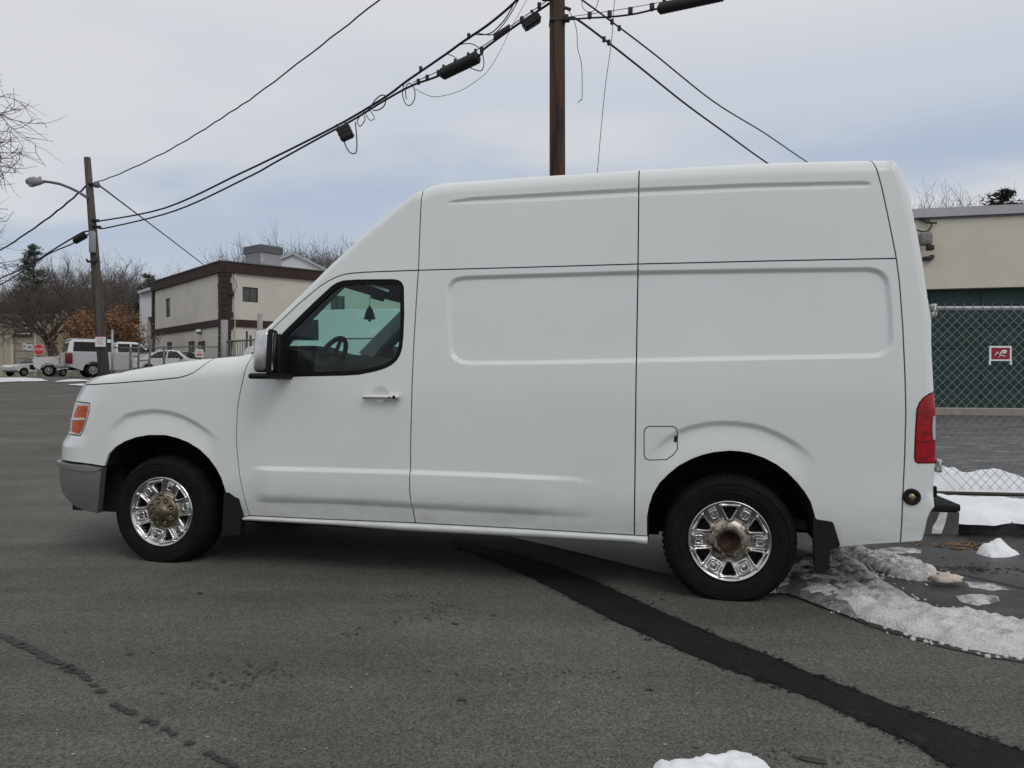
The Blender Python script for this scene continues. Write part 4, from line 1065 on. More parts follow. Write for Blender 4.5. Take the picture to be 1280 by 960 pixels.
# ------------------------------------------------------------------ the white cargo van
# side chart: s runs along the flank (0 at the front axle, rearward +) and on round the nose, v is the height above the ground
VAN = {'hood_edge': [(-0.3903, 1.2983), (-0.3445, 1.3097), (-0.2329, 1.3282), (-0.1257, 1.3454), (-0.0195, 1.3653), (0.1908, 1.3921), (0.5, 1.4185), (0.6017, 1.4403), (0.641, 1.4722)], 'pillar_edge': [(0.6738, 1.5198), (0.715, 1.5832), (0.8493, 1.7095), (0.9855, 1.8348), (1.1734, 2.0161), (1.333, 2.1572), (1.4518, 2.2591), (1.5963, 2.3726), (1.7136, 2.4618), (1.7527, 2.4876)], 'roof_edge': [(1.792, 2.507), (1.8207, 2.5215), (1.8575, 2.5342), (1.9101, 2.5441), (2.0153, 2.5501), (2.1717, 2.555), (2.4279, 2.5638), (2.7779, 2.5715), (3.1595, 2.5787), (3.5411, 2.5846), (3.9382, 2.5881), (4.2569, 2.5841), (4.4757, 2.5785), (4.5477, 2.576)], 'rear_edge': [(4.5855, 2.5672), (4.6104, 2.5474), (4.6308, 2.5116), (4.6509, 2.4552), (4.6746, 2.3666), (4.7018, 2.2237), (4.7249, 2.0912), (4.744, 1.9599), (4.7593, 1.8384), (4.7767, 1.7177), (4.7838, 1.682), (4.7872, 1.6375), (4.7867, 1.5045), (4.7964, 1.2971), (4.8073, 1.1519), (4.8123, 0.8527), (4.8028, 0.6939), (4.7986, 0.6056), (4.7779, 0.5736), (4.7649, 0.5373), (4.7545, 0.4642), (4.7441, 0.4105)], 'seam_fender': [(0.6456, 1.4273), (0.6219, 1.3611), (0.6068, 1.2871), (0.5803, 1.1653), (0.5641, 1.07), (0.5578, 0.9377), (0.5594, 0.8236), (0.5817, 0.6394), (0.6038, 0.532), (0.624, 0.422), (0.6382, 0.3562)], 'seam_door_top': [(1.79, 1.9649), (1.6675, 1.9628), (1.533, 1.9604), (1.4243, 1.958), (1.3424, 1.9531), (1.2876, 1.9461), (1.233, 1.9286), (1.1786, 1.9033), (1.1244, 1.8699), (0.9887, 1.7638), (0.8248, 1.6174), (0.6456, 1.4273)], 'seam_door_rear': [(1.79, 1.9649), (1.7869, 1.9026), (1.7807, 1.6989), (1.7724, 1.4459), (1.7692, 1.2443), (1.7644, 0.8968), (1.7682, 0.5746), (1.7782, 0.4778), (1.7924, 0.3656)], 'seam_mid_up': [(3.1595, 2.5772), (3.1619, 2.2716), (3.1631, 1.9798)], 'seam_mid': [(3.1631, 1.9798), (3.1619, 1.6433), (3.1616, 1.2625), (3.1622, 0.8355), (3.1618, 0.3584)], 'seam_cab': [(1.792, 2.507), (1.7905, 2.3558), (1.7905, 2.2003), (1.79, 1.9649)], 'seam_corner_up': [(4.4757, 2.5766), (4.4981, 2.4942), (4.5203, 2.4003), (4.556, 2.2053), (4.5937, 1.9854)], 'seam_corner': [(4.5937, 1.9854), (4.6093, 1.8404), (4.6247, 1.5934), (4.6363, 1.3262), (4.6425, 1.1132), (4.6395, 0.8798), (4.6304, 0.6024), (4.6294, 0.3947)], 'seam_belt': [(1.79, 1.9649), (2.4951, 1.9721), (3.1631, 1.9798), (3.9057, 1.984), (4.5937, 1.9854)], 'hood_seam': [(-0.2052, 1.2348), (-0.046, 1.2476), (0.1171, 1.2641), (0.1827, 1.2798), (0.2329, 1.3018), (0.2706, 1.3316), (0.3083, 1.3747), (0.3274, 1.4053)], 'front_arch': [(-0.4332, 0.6499), (-0.403, 0.7332), (-0.3475, 0.7869), (-0.2796, 0.8244), (-0.1934, 0.854), (-0.099, 0.8712), (0.0265, 0.874), (0.1174, 0.857), (0.2018, 0.8288), (0.2859, 0.7842), (0.3579, 0.7251), (0.4118, 0.6631), (0.4478, 0.6033), (0.485, 0.4948), (0.4988, 0.4023), (0.4968, 0.3181)], 'rear_arch': [(3.2398, 0.2963), (3.2388, 0.4766), (3.2498, 0.5448), (3.2704, 0.6123), (3.3086, 0.6799), (3.3587, 0.7336), (3.4178, 0.785), (3.4859, 0.8247), (3.5492, 0.8511), (3.6145, 0.8694), (3.7018, 0.8804), (3.7598, 0.8785), (3.8154, 0.8701), (3.8928, 0.8449), (3.9633, 0.8083), (4.0248, 0.7625), (4.0752, 0.7096), (4.1168, 0.6567), (4.1476, 0.6035), (4.1757, 0.5083), (4.1923, 0.4199), (4.2144, 0.3392)], 'sill_top': [(0.6382, 0.3562), (1.1407, 0.3582), (1.7923, 0.3646), (2.5155, 0.3632), (3.1618, 0.3574), (3.2396, 0.3566)], 'sill_bottom': [(0.4968, 0.3181), (0.5823, 0.3197), (1.2469, 0.318), (1.6828, 0.3085), (2.5131, 0.3091), (3.157, 0.3095), (3.2398, 0.2963)], 'quarter_bottom': [(4.2144, 0.3392), (4.3166, 0.3502), (4.4838, 0.3768), (4.6294, 0.3947)], 'window': [(1.6267, 1.9074), (1.6592, 1.9002), (1.6812, 1.8846), (1.6939, 1.8578), (1.7024, 1.6892), (1.7013, 1.557), (1.6948, 1.4708), (1.6812, 1.4252), (1.6597, 1.3921), (1.6284, 1.365), (1.5862, 1.3434), (1.5275, 1.325), (1.4172, 1.302), (1.311, 1.2947), (1.1567, 1.2899), (0.9781, 1.2843), (0.8538, 1.2793), (0.8371, 1.5253), (0.9164, 1.6041), (1.1006, 1.7759), (1.2025, 1.8663), (1.2403, 1.8894), (1.284, 1.9028), (1.3717, 1.9084)], 'indent': [(1.984, 1.8239), (1.9894, 1.8643), (2.0078, 1.8919), (2.0383, 1.9117), (2.0898, 1.922), (2.4962, 1.9288), (3.1637, 1.9377), (3.9059, 1.9381), (4.4492, 1.9353), (4.4911, 1.9273), (4.5245, 1.9072), (4.5472, 1.8774), (4.5574, 1.8365), (4.5713, 1.6832), (4.5751, 1.5308), (4.5647, 1.486), (4.5399, 1.4524), (4.5025, 1.4329), (4.4567, 1.4282), (3.9086, 1.4147), (3.1786, 1.3941), (2.5086, 1.376), (2.1561, 1.3708), (2.0893, 1.3762), (2.0425, 1.3973), (2.0158, 1.4321), (2.0043, 1.477)], 'bead': [(1.9532, 2.3918), (1.9999, 2.4082), (2.1349, 2.4235), (2.6823, 2.4359), (3.1583, 2.4437), (3.8152, 2.4461), (4.4189, 2.435), (4.4571, 2.4283), (4.4697, 2.4139), (4.4568, 2.4004), (4.4186, 2.3986), (3.8154, 2.4039), (3.159, 2.3978), (2.6835, 2.3891), (2.1778, 2.384), (2.0008, 2.3839)], 'fuel_door': [(3.2395, 1.0119), (3.3783, 1.0153), (3.3968, 1.0049), (3.4039, 0.984), (3.4052, 0.8808), (3.3803, 0.8471), (3.3438, 0.8201), (3.2466, 0.8145), (3.2232, 0.8232), (3.215, 0.8419), (3.2133, 0.9791), (3.221, 1.0006)], 'headlight_edge': [(-0.678, 1.0849), (-0.5648, 1.0811), (-0.5649, 1.0259), (-0.5821, 0.9647), (-0.6089, 0.9031), (-0.6359, 0.8568)], 'front_flare': [(-0.4057, 0.9251), (-0.2823, 1.0154), (-0.1837, 1.0392), (-0.0673, 1.0524), (0.058, 1.044), (0.1693, 1.0141), (0.269, 0.9707), (0.3611, 0.9169), (0.4265, 0.8761)], 'rear_flare': [(3.2458, 0.876), (3.3193, 0.9394), (3.4083, 1.0005), (3.4879, 1.0306), (3.5739, 1.0503), (3.6549, 1.0568), (3.7381, 1.0573), (3.8154, 1.0484), (3.8862, 1.0331), (3.9654, 1.0029), (4.0485, 0.9594), (4.1138, 0.9157), (4.1702, 0.8675)], 'cladding_top': [(0.6909, 0.6886), (1.2648, 0.6956), (1.7712, 0.7007), (2.2167, 0.7017), (2.8117, 0.6967)], 'cladding_bottom': [(0.6853, 0.4547), (1.2622, 0.47), (1.7698, 0.467), (2.3179, 0.462), (2.9287, 0.459)], 'tail_lamp': [(4.804, 1.2399), (4.762, 1.2283), (4.7337, 1.2079), (4.7117, 1.1788), (4.6991, 1.141), (4.6932, 1.0169), (4.6899, 0.8752), (4.695, 0.8532), (4.7094, 0.8462), (4.8099, 0.8495)], 'reverse_lens': [(4.8077, 1.1123), (4.7816, 1.1029), (4.7774, 1.0411), (4.781, 0.9795), (4.8093, 0.9715)], 'bumper_edge': [(-0.4331, 0.6471), (-0.4589, 0.5553), (-0.4794, 0.4422), (-0.5175, 0.3191)], 'bumper_top': [(-0.6314, 0.6677), (-0.5342, 0.6602), (-0.4332, 0.6499)], 'bumper_bottom': [(-0.5982, 0.3416), (-0.5175, 0.3191)], 'plug': [(4.6769, 0.6577)], 'handle': [(1.4551, 1.1586), (1.6963, 1.1625), (1.5606, 1.1755)], 'mirror': [(0.7832, 1.5164), (0.7983, 1.5572), (0.8898, 1.5673), (0.8989, 1.3089), (0.8129, 1.303)], 'wheel_front': [(-0.0295, 0.3494)], 'wheel_rear': [(3.7136, 0.3479)], 'front_flap': [(0.4854, 0.5002), (0.5712, 0.4768), (0.5916, 0.3567), (0.5657, 0.2412), (0.4424, 0.2108)], 'rear_flap': [(4.1715, 0.5035), (4.2722, 0.4969), (4.3095, 0.3594), (4.249, 0.3364), (4.2559, 0.2061), (4.1794, 0.2319)]}
VAN_AT = (-0.3614, 5.7947, -0.0028)
VAN_AXES = [(0.979848, -0.199368, -0.012249), (0.199352, 0.979925, -0.002492), (0.0125, 0, 0.999922)]

S0, R1, P1, R2 = -0.59, 0.42, R(60), 2.2
SFX = [0, 0.45, 0.72, 0.785, 0.862, 0.92, 1.11, 1.25, 1.34, 1.45]
SFY = [0.03, 0.0, 0.0, 0.003, 0.058, 0.068, 0.115, 0.2, 0.30, 0.42]
WIDE = 2.0
def s_nose(v): return S0 + np.interp(v, SFX, SFY)
def s_mid(v): return float(s_nose(v)) - 1.305
OUTL = []
def _o(pts, r): 
    for p in pts: OUTL.append((p[0], p[1], r(p) if callable(r) else r))
HOODF = [(-1.75, 1.235), (-1.45, 1.24), (-1.15, 1.245), (-0.95, 1.25), (-0.80, 1.258), (-0.66, 1.268), (-0.52, 1.282)]
_o(HOODF, 0.07)
_o(VAN['hood_edge'], lambda p: 0.10 + 0.05 * min(1, max(0, (p[0] + .4) / .7)))
_o(VAN['pillar_edge'], 0.055)
_o(VAN['roof_edge'], 0.10)
_o(VAN['rear_edge'], lambda p: 0.06 if p[1] > .65 else 0.02)
OUT2 = [(a, b) for a, b, c in OUTL]
def sd_poly(s, v, poly):
    d = seg_dist(s, v, poly)
    return np.where(pip(s, v, poly), d, -d)
def arc_dist(s, v, line):
    """signed: + on the wheel side of a flare line (below it)"""
    L = np.array(line)
    yl = np.interp(s, L[:, 0], L[:, 1])
    d = seg_dist(s, v, line, closed=False)
    fade = smoothstep(L[0, 0] - .03, L[0, 0] + .16, s) * (1 - smoothstep(L[-1, 0] - .16, L[-1, 0] + .03, s))
    return np.where(v < yl, d, -d), fade
def side_off(s, v):
    o = np.zeros_like(s)
    # rounding towards the outline
    best = np.zeros_like(s)
    for (x0, y0, r0), (x1, y1, r1) in zip(OUTL, OUTL[1:]):
        ex, ey = x1 - x0, y1 - y0
        t = np.clip(((s - x0) * ex + (v - y0) * ey) / (ex * ex + ey * ey + 1e-12), 0, 1)
        d = np.hypot(s - x0 - t * ex, v - y0 - t * ey)
        r = r0 + (r1 - r0) * t
        x = np.clip(r - d, 0, None)
        best = np.maximum(best, r - np.sqrt(np.clip(r * r - x * x, 0, None)))
    o += best
    # pressed window panel
    o += 0.021 * smoothstep(-0.006, 0.024, sd_poly(s, v, VAN['indent']))
    # roof bead
    o += 0.017 * smoothstep(-0.004, 0.022, sd_poly(s, v, VAN['bead']))
    # wheel flares: the panel steps in below the line, then comes out to the arch lip
    for key in ('front_flare', 'rear_flare'):
        d, f = arc_dist(s, v, VAN[key])
        o += f * 0.017 * smoothstep(-0.004, 0.036, d) * (1 - 0.85 * smoothstep(0.04, 0.19, d))
    # raised cladding band along door and side
    top = np.interp(s, [p[0] for p in VAN['cladding_top']], [p[1] for p in VAN['cladding_top']])
    bot = np.interp(s, [p[0] for p in VAN['cladding_bottom']], [p[1] for p in VAN['cladding_bottom']])
    f = smoothstep(0.66, 0.80, s) * (1 - smoothstep(2.45, 3.0, s))
    o -= f * 0.017 * smoothstep(-0.006, 0.026, top - v) * (1 - smoothstep(-0.030, 0.012, bot - v))
    # bonnet side shoulder
    # slight waves of pressed steel
    o += 0.0016 * np.sin(s * 2.3 + 0.7) * np.sin(v * 3.1 + s * .4) + 0.0007 * np.sin(s * 6.1 + v * 2.2)
    return o
def side_map(s, v, off=0.0, feat=True):
    s = np.asarray(s, float); v = np.asarray(v, float)
    w = np.where(v > 1.2, 0.085 * (np.clip(v - 1.2, 0, None) / 1.35) ** 1.5, 0) + np.where(v < 0.62, 0.05 * ((0.62 - v) / 0.3) ** 2, 0)
    s0 = s_nose(v)
    a = np.clip(s0 - s, 0, None)
    p = np.where(a < R1 * P1, a / R1, P1 + (a - R1 * P1) / R2)
    u = np.where(s >= s0, s, np.where(a < R1 * P1, s0 - R1 * np.sin(p), s0 - R1 * math.sin(P1) - R2 * (np.sin(p) - math.sin(P1))))
    w = w + np.where(a < R1 * P1, R1 * (1 - np.cos(p)), R1 * (1 - math.cos(P1)) + R2 * (math.cos(P1) - np.cos(p)))
    o = (side_off(s, v) if feat else 0.0) + off
    u = u + np.sin(p) * o
    w = w + np.cos(p) * o
    return np.stack([u - 1.855, w - 1.0, v], 1)
def side_normals(s, v, off):
    e = 0.003
    ds = side_map(s + e, v, off) - side_map(s - e, v, off)
    dv = side_map(s, v + e, off) - side_map(s, v - e, off)
    n = np.cross(ds, dv)
    n /= np.linalg.norm(n, axis=1)[:, None] + 1e-12
    return n            # ds along +x, dv up: the cross product points to -y, outwards
def poly_area(p):
    return 0.5 * sum(a[0] * b[1] - b[0] * a[1] for a, b in zip(p, p[1:] + p[:1]))
def inset(poly, g, grow=False):
    """moves seam edges in by g; points on the body outline only slide along it"""
    if poly_area(poly) < 0: poly = poly[::-1]
    P = np.array(poly)
    nx = np.roll(P, -1, 0) - P
    nx /= np.linalg.norm(nx, axis=1)[:, None] + 1e-12
    N = np.stack([-nx[:, 1], nx[:, 0]], 1)
    M_ = N + np.roll(N, 1, 0)
    M_ /= np.clip((M_ * M_).sum(1), 0.6, None)[:, None] / 2
    D_ = M_ * g
    O_ = np.array(OUT2)
    for i in range(len(P)):
        A_ = O_[:-1]; E_ = O_[1:] - A_
        t = np.clip(((P[i] - A_) * E_).sum(1) / ((E_ * E_).sum(1) + 1e-12), 0, 1)
        d = np.linalg.norm(P[i] - A_ - E_ * t[:, None], axis=1)
        k = d.argmin()
        if d[k] < 0.004:
            e = E_[k] / np.linalg.norm(E_[k])
            D_[i] = e * (D_[i] @ e)
    return [tuple(q) for q in (P + D_).tolist()]
def dedupe(poly):
    out = []
    for p in poly:
        if not out or math.hypot(p[0] - out[-1][0], p[1] - out[-1][1]) > 1e-4: out.append(tuple(p))
    if math.hypot(out[0][0] - out[-1][0], out[0][1] - out[-1][1]) < 1e-4: out.pop()
    return out
# sample points: rows that follow each pressed line, and a coarse grid between them
def _offset_open(line, d):
    P = np.array(densify(line, .02, False)); T = np.gradient(P, axis=0)
    T /= np.linalg.norm(T, axis=1)[:, None]
    D_ = np.array(d) if np.ndim(d) else np.full(len(P), d)
    return P + np.stack([T[:, 1], -T[:, 0]], 1) * D_[:, None]
def fine_points():
    pts = []
    for key, ds in (('indent', (-.008, -.003, .002, .007, .012, .017, .022, .028)), ('bead', (-.006, -.002, .003, .008, .013, .018, .0215))):
        base_ = densify(dedupe(VAN[key]), .02)
        for d in ds:
            q = np.array(inset(base_, d))
            sd = sd_poly(q[:, 0], q[:, 1], VAN[key])
            pts += q[np.abs(sd - d) < .0022].tolist()
    for key in ('front_flare', 'rear_flare'):
        for d in (-.008, -.003, .003, .009, .015, .021, .027, .033, .040, .052, .07, .1, .14): pts += _offset_open(VAN[key], d).tolist()
    for key, ds in (('cladding_top', (-.010, -.005, .0, .005, .010, .015, .020, .026, .032)), ('cladding_bottom', (-.018, -.012, -.006, .0, .006, .012, .018, .024, .030, .036))):
        for d in ds: pts += _offset_open(VAN[key], d).tolist()
    P = np.array(densify(OUT2, .02, False)); T = np.gradient(P, axis=0); T /= np.linalg.norm(T, axis=1)[:, None] + 1e-9
    cum = np.interp(np.arange(len(P)), np.arange(len(P)), np.zeros(len(P)))
    rl = np.array([OUTL[int(np.argmin(np.hypot(np.array([o[0] for o in OUTL]) - p[0], np.array([o[1] for o in OUTL]) - p[1])))][2] for p in P])
    for f in (.02, .06, .12, .2, .3, .42, .55, .7, .85, 1.0, 1.15):
        q = P + np.stack([T[:, 1], -T[:, 0]], 1) * (rl * f)[:, None]
        dist = seg_dist(q[:, 0], q[:, 1], OUT2, closed=False)
        pts += q[dist > .7 * rl * f].tolist()
    gs, gv = np.meshgrid(np.arange(-1.8, 4.86, 0.04), np.arange(0.28, 2.62, 0.04))
    gs, gv = gs.ravel(), gv.ravel()
    k = (np.abs(sd_poly(gs, gv, VAN['indent'])) > .04) & (np.abs(sd_poly(gs, gv, VAN['bead'])) > .035) & (seg_dist(gs, gv, OUT2, closed=False) > .05)
    for key in ('front_flare', 'rear_flare', 'cladding_top', 'cladding_bottom'): k &= seg_dist(gs, gv, VAN[key], closed=False) > .05
    pts += list(zip(gs[k].tolist(), gv[k].tolist()))
    A = np.array(pts)
    A = A[np.unique(np.round(A / .004).astype(int), axis=0, return_index=True)[1]]
    return A[:, 0].copy(), A[:, 1].copy()

FINE = fine_points()
def panel(name, poly, m, parent, holes=(), gap=0.0038, off=0.0, flange=0.018, far=True, near=True, step=0.022, extra=None, coarse=False):
    poly = inset(densify(dedupe(poly), step), gap)
    hl = [[tuple(q) for q in densify(dedupe(h), step)] for h in holes]
    hl = [h if poly_area(h) > 0 else h[::-1] for h in hl]
    hl = [inset(h, -gap) if gap else h for h in hl]
    fs, fv = FINE
    if coarse:
        g = grid_in(poly, 0.08)
        fs = np.array([q[0] for q in g] or [0.0]); fv = np.array([q[1] for q in g] or [0.0])
    lo = np.min(poly, 0); hi = np.max(poly, 0)
    k = (fs > lo[0]) & (fs < hi[0]) & (fv > lo[1]) & (fv < hi[1])
    fs, fv = fs[k], fv[k]
    k = pip(fs, fv, poly)
    fs, fv = fs[k], fv[k]
    k = seg_dist(fs, fv, poly) > 0.007
    for h in hl: k &= (~pip(fs, fv, h)) & (seg_dist(fs, fv, h) > 0.007)
    P, T = cdt_fill([poly] + hl, list(zip(fs[k].tolist(), fv[k].tolist())))
    X = side_map(P[:, 0], P[:, 1], off)
    Nn = side_normals(P[:, 0], P[:, 1], off)
    vs = [tuple(p) for p in X.tolist()]
    nn = [tuple(p) for p in Nn.tolist()]
    fc = [tuple(t) for t in T.tolist()]
    flat = [False] * len(fc)
    if flange:
        for lp in [poly] + hl:
            L_ = np.array(lp)
            a = side_map(L_[:, 0], L_[:, 1], off); b = side_map(L_[:, 0], L_[:, 1], off + flange)
            n = len(lp); k0 = len(vs)
            vs += [tuple(p) for p in a.tolist()] + [tuple(p) for p in b.tolist()]
            nn += [(0, 0, 0)] * (2 * n)
            fc += [(k0 + (i + 1) % n, k0 + i, k0 + i + n, k0 + (i + 1) % n + n) for i in range(n)]
            flat += [True] * n
    res = []
    for mir in ([False] if near else []) + ([True] if far else []):
        v2 = [(x, -y, z) for x, y, z in vs] if mir else vs
        n2 = [(x, -y, z) for x, y, z in nn] if mir else nn
        f2 = [tuple(reversed(f)) for f in fc] if mir else fc
        me = bpy.data.meshes.new(name)
        me.from_pydata(v2, [], f2)
        me.materials.append(m)
        me.polygons.foreach_set('use_smooth', [True] * len(f2))
        me.update()
        ln = []
        for poly_, fl in zip(me.polygons, flat):
            pn = tuple(poly_.normal)
            for vi in poly_.vertices: ln.append(pn if fl else n2[vi])
        me.normals_split_custom_set(ln)
        o = bpy.data.objects.new(name, me); C.objects.link(o); o.parent = parent
        res.append(o)
    return res

van = empty('cargo_van', (0, 0, 0), 0, 'big white high roof cargo van parked along the street in the foreground', 'van')
M_ = Matrix((( VAN_AXES[0][0], VAN_AXES[1][0], VAN_AXES[2][0], VAN_AT[0]), (VAN_AXES[0][1], VAN_AXES[1][1], VAN_AXES[2][1], VAN_AT[1]), (VAN_AXES[0][2], VAN_AXES[1][2], VAN_AXES[2][2], VAN_AT[2]), (0, 0, 0, 1)))
van.matrix_world = M_
V_ = VAN
rev = lambda l: list(l)[::-1]
# panels -----------------------------------------------------------------
HSN = [(-1.45, 1.188), (-1.15, 1.192), (-0.9, 1.198), (-0.70, 1.205), (-0.52, 1.212), (-0.36, 1.222)] + V_['hood_seam']
hood_top = HOODF[1:] + V_['hood_edge'][:7]
hood_poly = HSN + [p for p in rev(hood_top) if p[0] < V_['hood_seam'][-1][0] - .02] 
panel('hood', hood_poly, PAINT, van)
# fender: from the bonnet seam to the door seam, round the wheel arch, forward under the headlight
cowl = [V_['hood_edge'][7], V_['hood_edge'][8]]
fender_poly = ([(-1.4, 1.188)] + HSN[1:] + [p for p in V_['hood_edge'] if p[0] > .34] + V_['seam_fender']
               + [V_['front_arch'][-1]] + rev(V_['front_arch'])[1:] + [(-0.534, 0.660), (-0.631, 0.668), (-0.8, 0.672), (-1.4, 0.676), (-1.4, 0.852), (-0.95, 0.852)]
               + [(-0.70, 0.8555)] + rev(V_['headlight_edge'])[0:5] + [(-0.70, 1.087), (-0.95, 1.09), (-1.4, 1.09)])
panel('front_fender', fender_poly, PAINT, van)
hl_poly = rev(V_['headlight_edge'])[0:5] + [(-0.70, 1.087), (-0.95, 1.09), (-1.36, 1.09), (-1.30, .95), (-1.2, .87), (-0.95, 0.8575), (-0.70, 0.8575)]
hl = panel('headlight', hl_poly, CLEARL, van, off=-0.004, gap=0.003)
he = rev(V_['headlight_edge'])
am_poly = [(he[0][0] - .012, he[0][1] + .012), (he[1][0] - .012, he[1][1]), (he[2][0] - .014, he[2][1]), (he[3][0] - .014, he[3][1]), (he[4][0] - .014, he[4][1] - .018), (-0.70, 1.062), (-0.735, 1.0), (-0.76, .93), (-0.74, .878), (-0.69, .872)]
for k, (a, b) in enumerate(zip(hl, panel('amber_lens', am_poly, AMBER, van, off=-0.008, gap=0, flange=.004))): b.parent = a
bar = [(-0.80, .958), (-0.595, .966), (-0.592, .981), (-0.80, .972)]
for a, b in zip(hl, panel('chrome_bar', bar, CHROME, van, off=-0.011, gap=0, flange=.004)): b.parent = a
for a, b in zip(hl, panel('chrome_bar', [(-1.2, .9), (-.80, .9), (-.80, .93), (-1.2, .93)], CHROME, van, off=-0.008, gap=0, flange=.004)): b.parent = a
panel('front_fascia', [(-1.4, .676), (-1.4, .852), (s_mid(.85), .852), (s_mid(.676), .676)], PAINT, van, gap=0.002)
panel('grille', [(-1.4, .855), (-1.4, 1.186), (s_mid(1.18), 1.186), (s_mid(.855), .855)], CHROME, van, off=.0, gap=.002)
for k in range(4):
    z = .89 + k * .07
    panel('grille_slot', [(-1.42, z), (-1.42, z + .045), (s_mid(1.0) + .12, z + .045), (s_mid(1.0) + .12, z)], BLACKP, van, off=-.004, gap=.0)
# bumper
b_edge = V_['bumper_edge']
bump_poly = [(-0.4475, .640)] + b_edge[1:] + [(-0.598, 0.330), (-0.68, 0.352), (-0.78, 0.40), (-0.88, 0.455), (-1.0, 0.475), (-1.3, .485), (s_mid(.49), .49), (s_mid(.655), .655), (-1.0, .664), (-0.8, .660), (-0.63, .655), (-0.534, 0.648)]
bp = panel('front_bumper', bump_poly, STEELC, van, off=-0.012, gap=0.0, flange=.05)
lip = [(-0.455, .625), (-0.452, .637), (-0.534, .644), (-0.63, .651), (-0.8, .656), (-1.0, .660), (s_mid(.65), .651), (s_mid(.63), .630), (-1.0, .632), (-0.8, .628), (-0.63, .62), (-0.54, .612)]
for a, b in zip(bp, panel('bumper_lip', lip, mat('bright_bumper_steel', (.62, .63, .64), .18, metal=1.0), van, off=-.026, gap=0, flange=.02)): b.parent = a
# cab roof cap with the windscreen pillar
cab_poly = [cowl[1]] + V_['pillar_edge'] + V_['seam_cab'] + V_['seam_door_top'][1:]
panel('cab_roof', cab_poly, PAINT, van)
# door
door_poly = V_['seam_door_top'] + V_['seam_fender'][1:] + V_['sill_top'][1:2] + rev(V_['seam_door_rear'])[:-1]
door = panel('front_door', door_poly, PAINT, van, holes=[V_['window']])
win = V_['window']
def shrink(poly, g): 
    return inset(densify(dedupe(poly), .03), g)
seal_in = inset(densify(dedupe(win), .03), 0.026)
for d, q in zip(door, panel('window_seal', win, SEALM, van, holes=[seal_in], off=.010, gap=0.0, flange=.03)): q.parent = d
for d, q, gm in zip(door, panel('window_glass', win, GLASS, van, off=.022, gap=0.004, flange=0, coarse=True), (GLASS, GLASSG)):
    q.parent = d
    q.data.materials.clear(); q.data.materials.append(gm)
# door handle: bowl, bar, lock
def on_side(s, v, off=0.0): 
    p = side_map(np.array([s]), np.array([v]), off)[0]
    return Vector(p)
h0, h1, hc = V_['handle']
mb = MB()
n_ = 20
c_ = on_side(hc[0], hc[1] - .004)
for i, (rr, dd) in enumerate(((.058, -.001), (.052, .004), (.04, .010), (.02, .013), (.0, .014))):
    pass
mb.lathe([(.060, -.0015), (.056, -.002), (.050, .002)], 24, 'y', 0, tuple(c_))
mb.lathe([(.050, .002), (.035, .006), (.0, .008)], 24, 'y', 0, tuple(c_ + Vector((0, -.012, 0))))
mb.build('handle_cup', PAINT, door[0])
a, b = on_side(h0[0], h0[1]), on_side(h1[0], h1[1] + .002)
mb = MB(); mb.rbox((a.x, a.y - .045, a.z - .016), (b.x, a.y - .026, a.z + .018), .0085, 3); mb.rbox((a.x + .004, a.y - .03, a.z - .010), (a.x + .045, a.y + .01, a.z + .012), .006); mb.rbox((b.x - .085, a.y - .034, a.z - .014), (b.x - .004, a.y + .01, a.z + .016), .006)
mb.build('door_handle', mat('handle_chrome', (.78, .78, .78), .16, metal=1.0), door[0])
mb = MB(); mb.lathe([(.0, -.0495), (.010, -.0495), (.011, -.044)], 12, 'y', 0, (b.x - .03, a.y, a.z + .002)); mb.box((b.x - .068, a.y - .0475, a.z - .003), (b.x - .05, a.y - .0445, a.z + .004)); mb.build('key_lock', BLACKP, door[0])
# cargo side
sp = V_['seam_belt'][:3] + V_['seam_mid'][1:] + rev([p for p in V_['sill_top'] if 1.8 < p[0] < 3.1]) + rev(V_['seam_door_rear'])[:-1]
panel('side_panel', sp, PAINT, van)
qp = V_['seam_belt'][2:] + V_['seam_corner'][1:] + rev(V_['quarter_bottom'])[1:] + rev(V_['rear_arch'])[1:-1] + [V_['sill_top'][-1]] + rev(V_['seam_mid'])[:-1]
fdp = inset(densify(dedupe(V_['fuel_door']), .03), -0.002)
panel('rear_quarter', qp, PAINT, van, holes=[V_['fuel_door']])
fdo = panel('fuel_door', V_['fuel_door'], PAINT, van, far=False, gap=0.002)
mb = MB(); p_ = on_side(V_['fuel_door'][3][0] - .006, .945); mb.rbox((p_.x - .012, p_.y - .004, p_.z - .022), (p_.x + .004, p_.y + .004, p_.z + .022), .003); mb.build('finger_notch', GAPM, fdo[0])
up1 = [V_['roof_edge'][0]] + [p for p in V_['roof_edge'][1:] if p[0] < 3.15] + V_['seam_mid_up'] + rev(V_['seam_belt'][:3])[1:] + rev(V_['seam_cab'])[1:]
panel('upper_side_panel', up1, PAINT, van)
up2 = [V_['roof_edge'][8]] + [p for p in V_['roof_edge'] if 3.2 < p[0] < 4.47] + [V_['roof_edge'][12]] + V_['seam_corner_up'][1:] + rev(V_['seam_belt'][2:])[1:] + rev(V_['seam_mid_up'])[1:]
panel('upper_side_panel', up2, PAINT, van)
re_ = V_['rear_edge']; tl = V_['tail_lamp']
upper_rear = [p for p in re_ if p[1] > tl[0][1] + .01]
lower_rear = [p for p in re_ if p[1] < tl[-1][1] - .01]
mid_rear = [p for p in re_ if tl[-1][1] + .005 < p[1] < tl[0][1] - .005]
def on_out(v):
    ys = [p[1] for p in re_][::-1]; xs = [p[0] for p in re_][::-1]
    return (float(np.interp(v, ys, xs)), v)
t_top, t_bot = on_out(tl[0][1]), on_out(tl[-1][1])
corner = [V_['roof_edge'][12], V_['roof_edge'][13]] + upper_rear + [t_top] + tl[1:-1] + [t_bot] + lower_rear + rev(V_['seam_corner']) + rev(V_['seam_corner_up'])[1:]
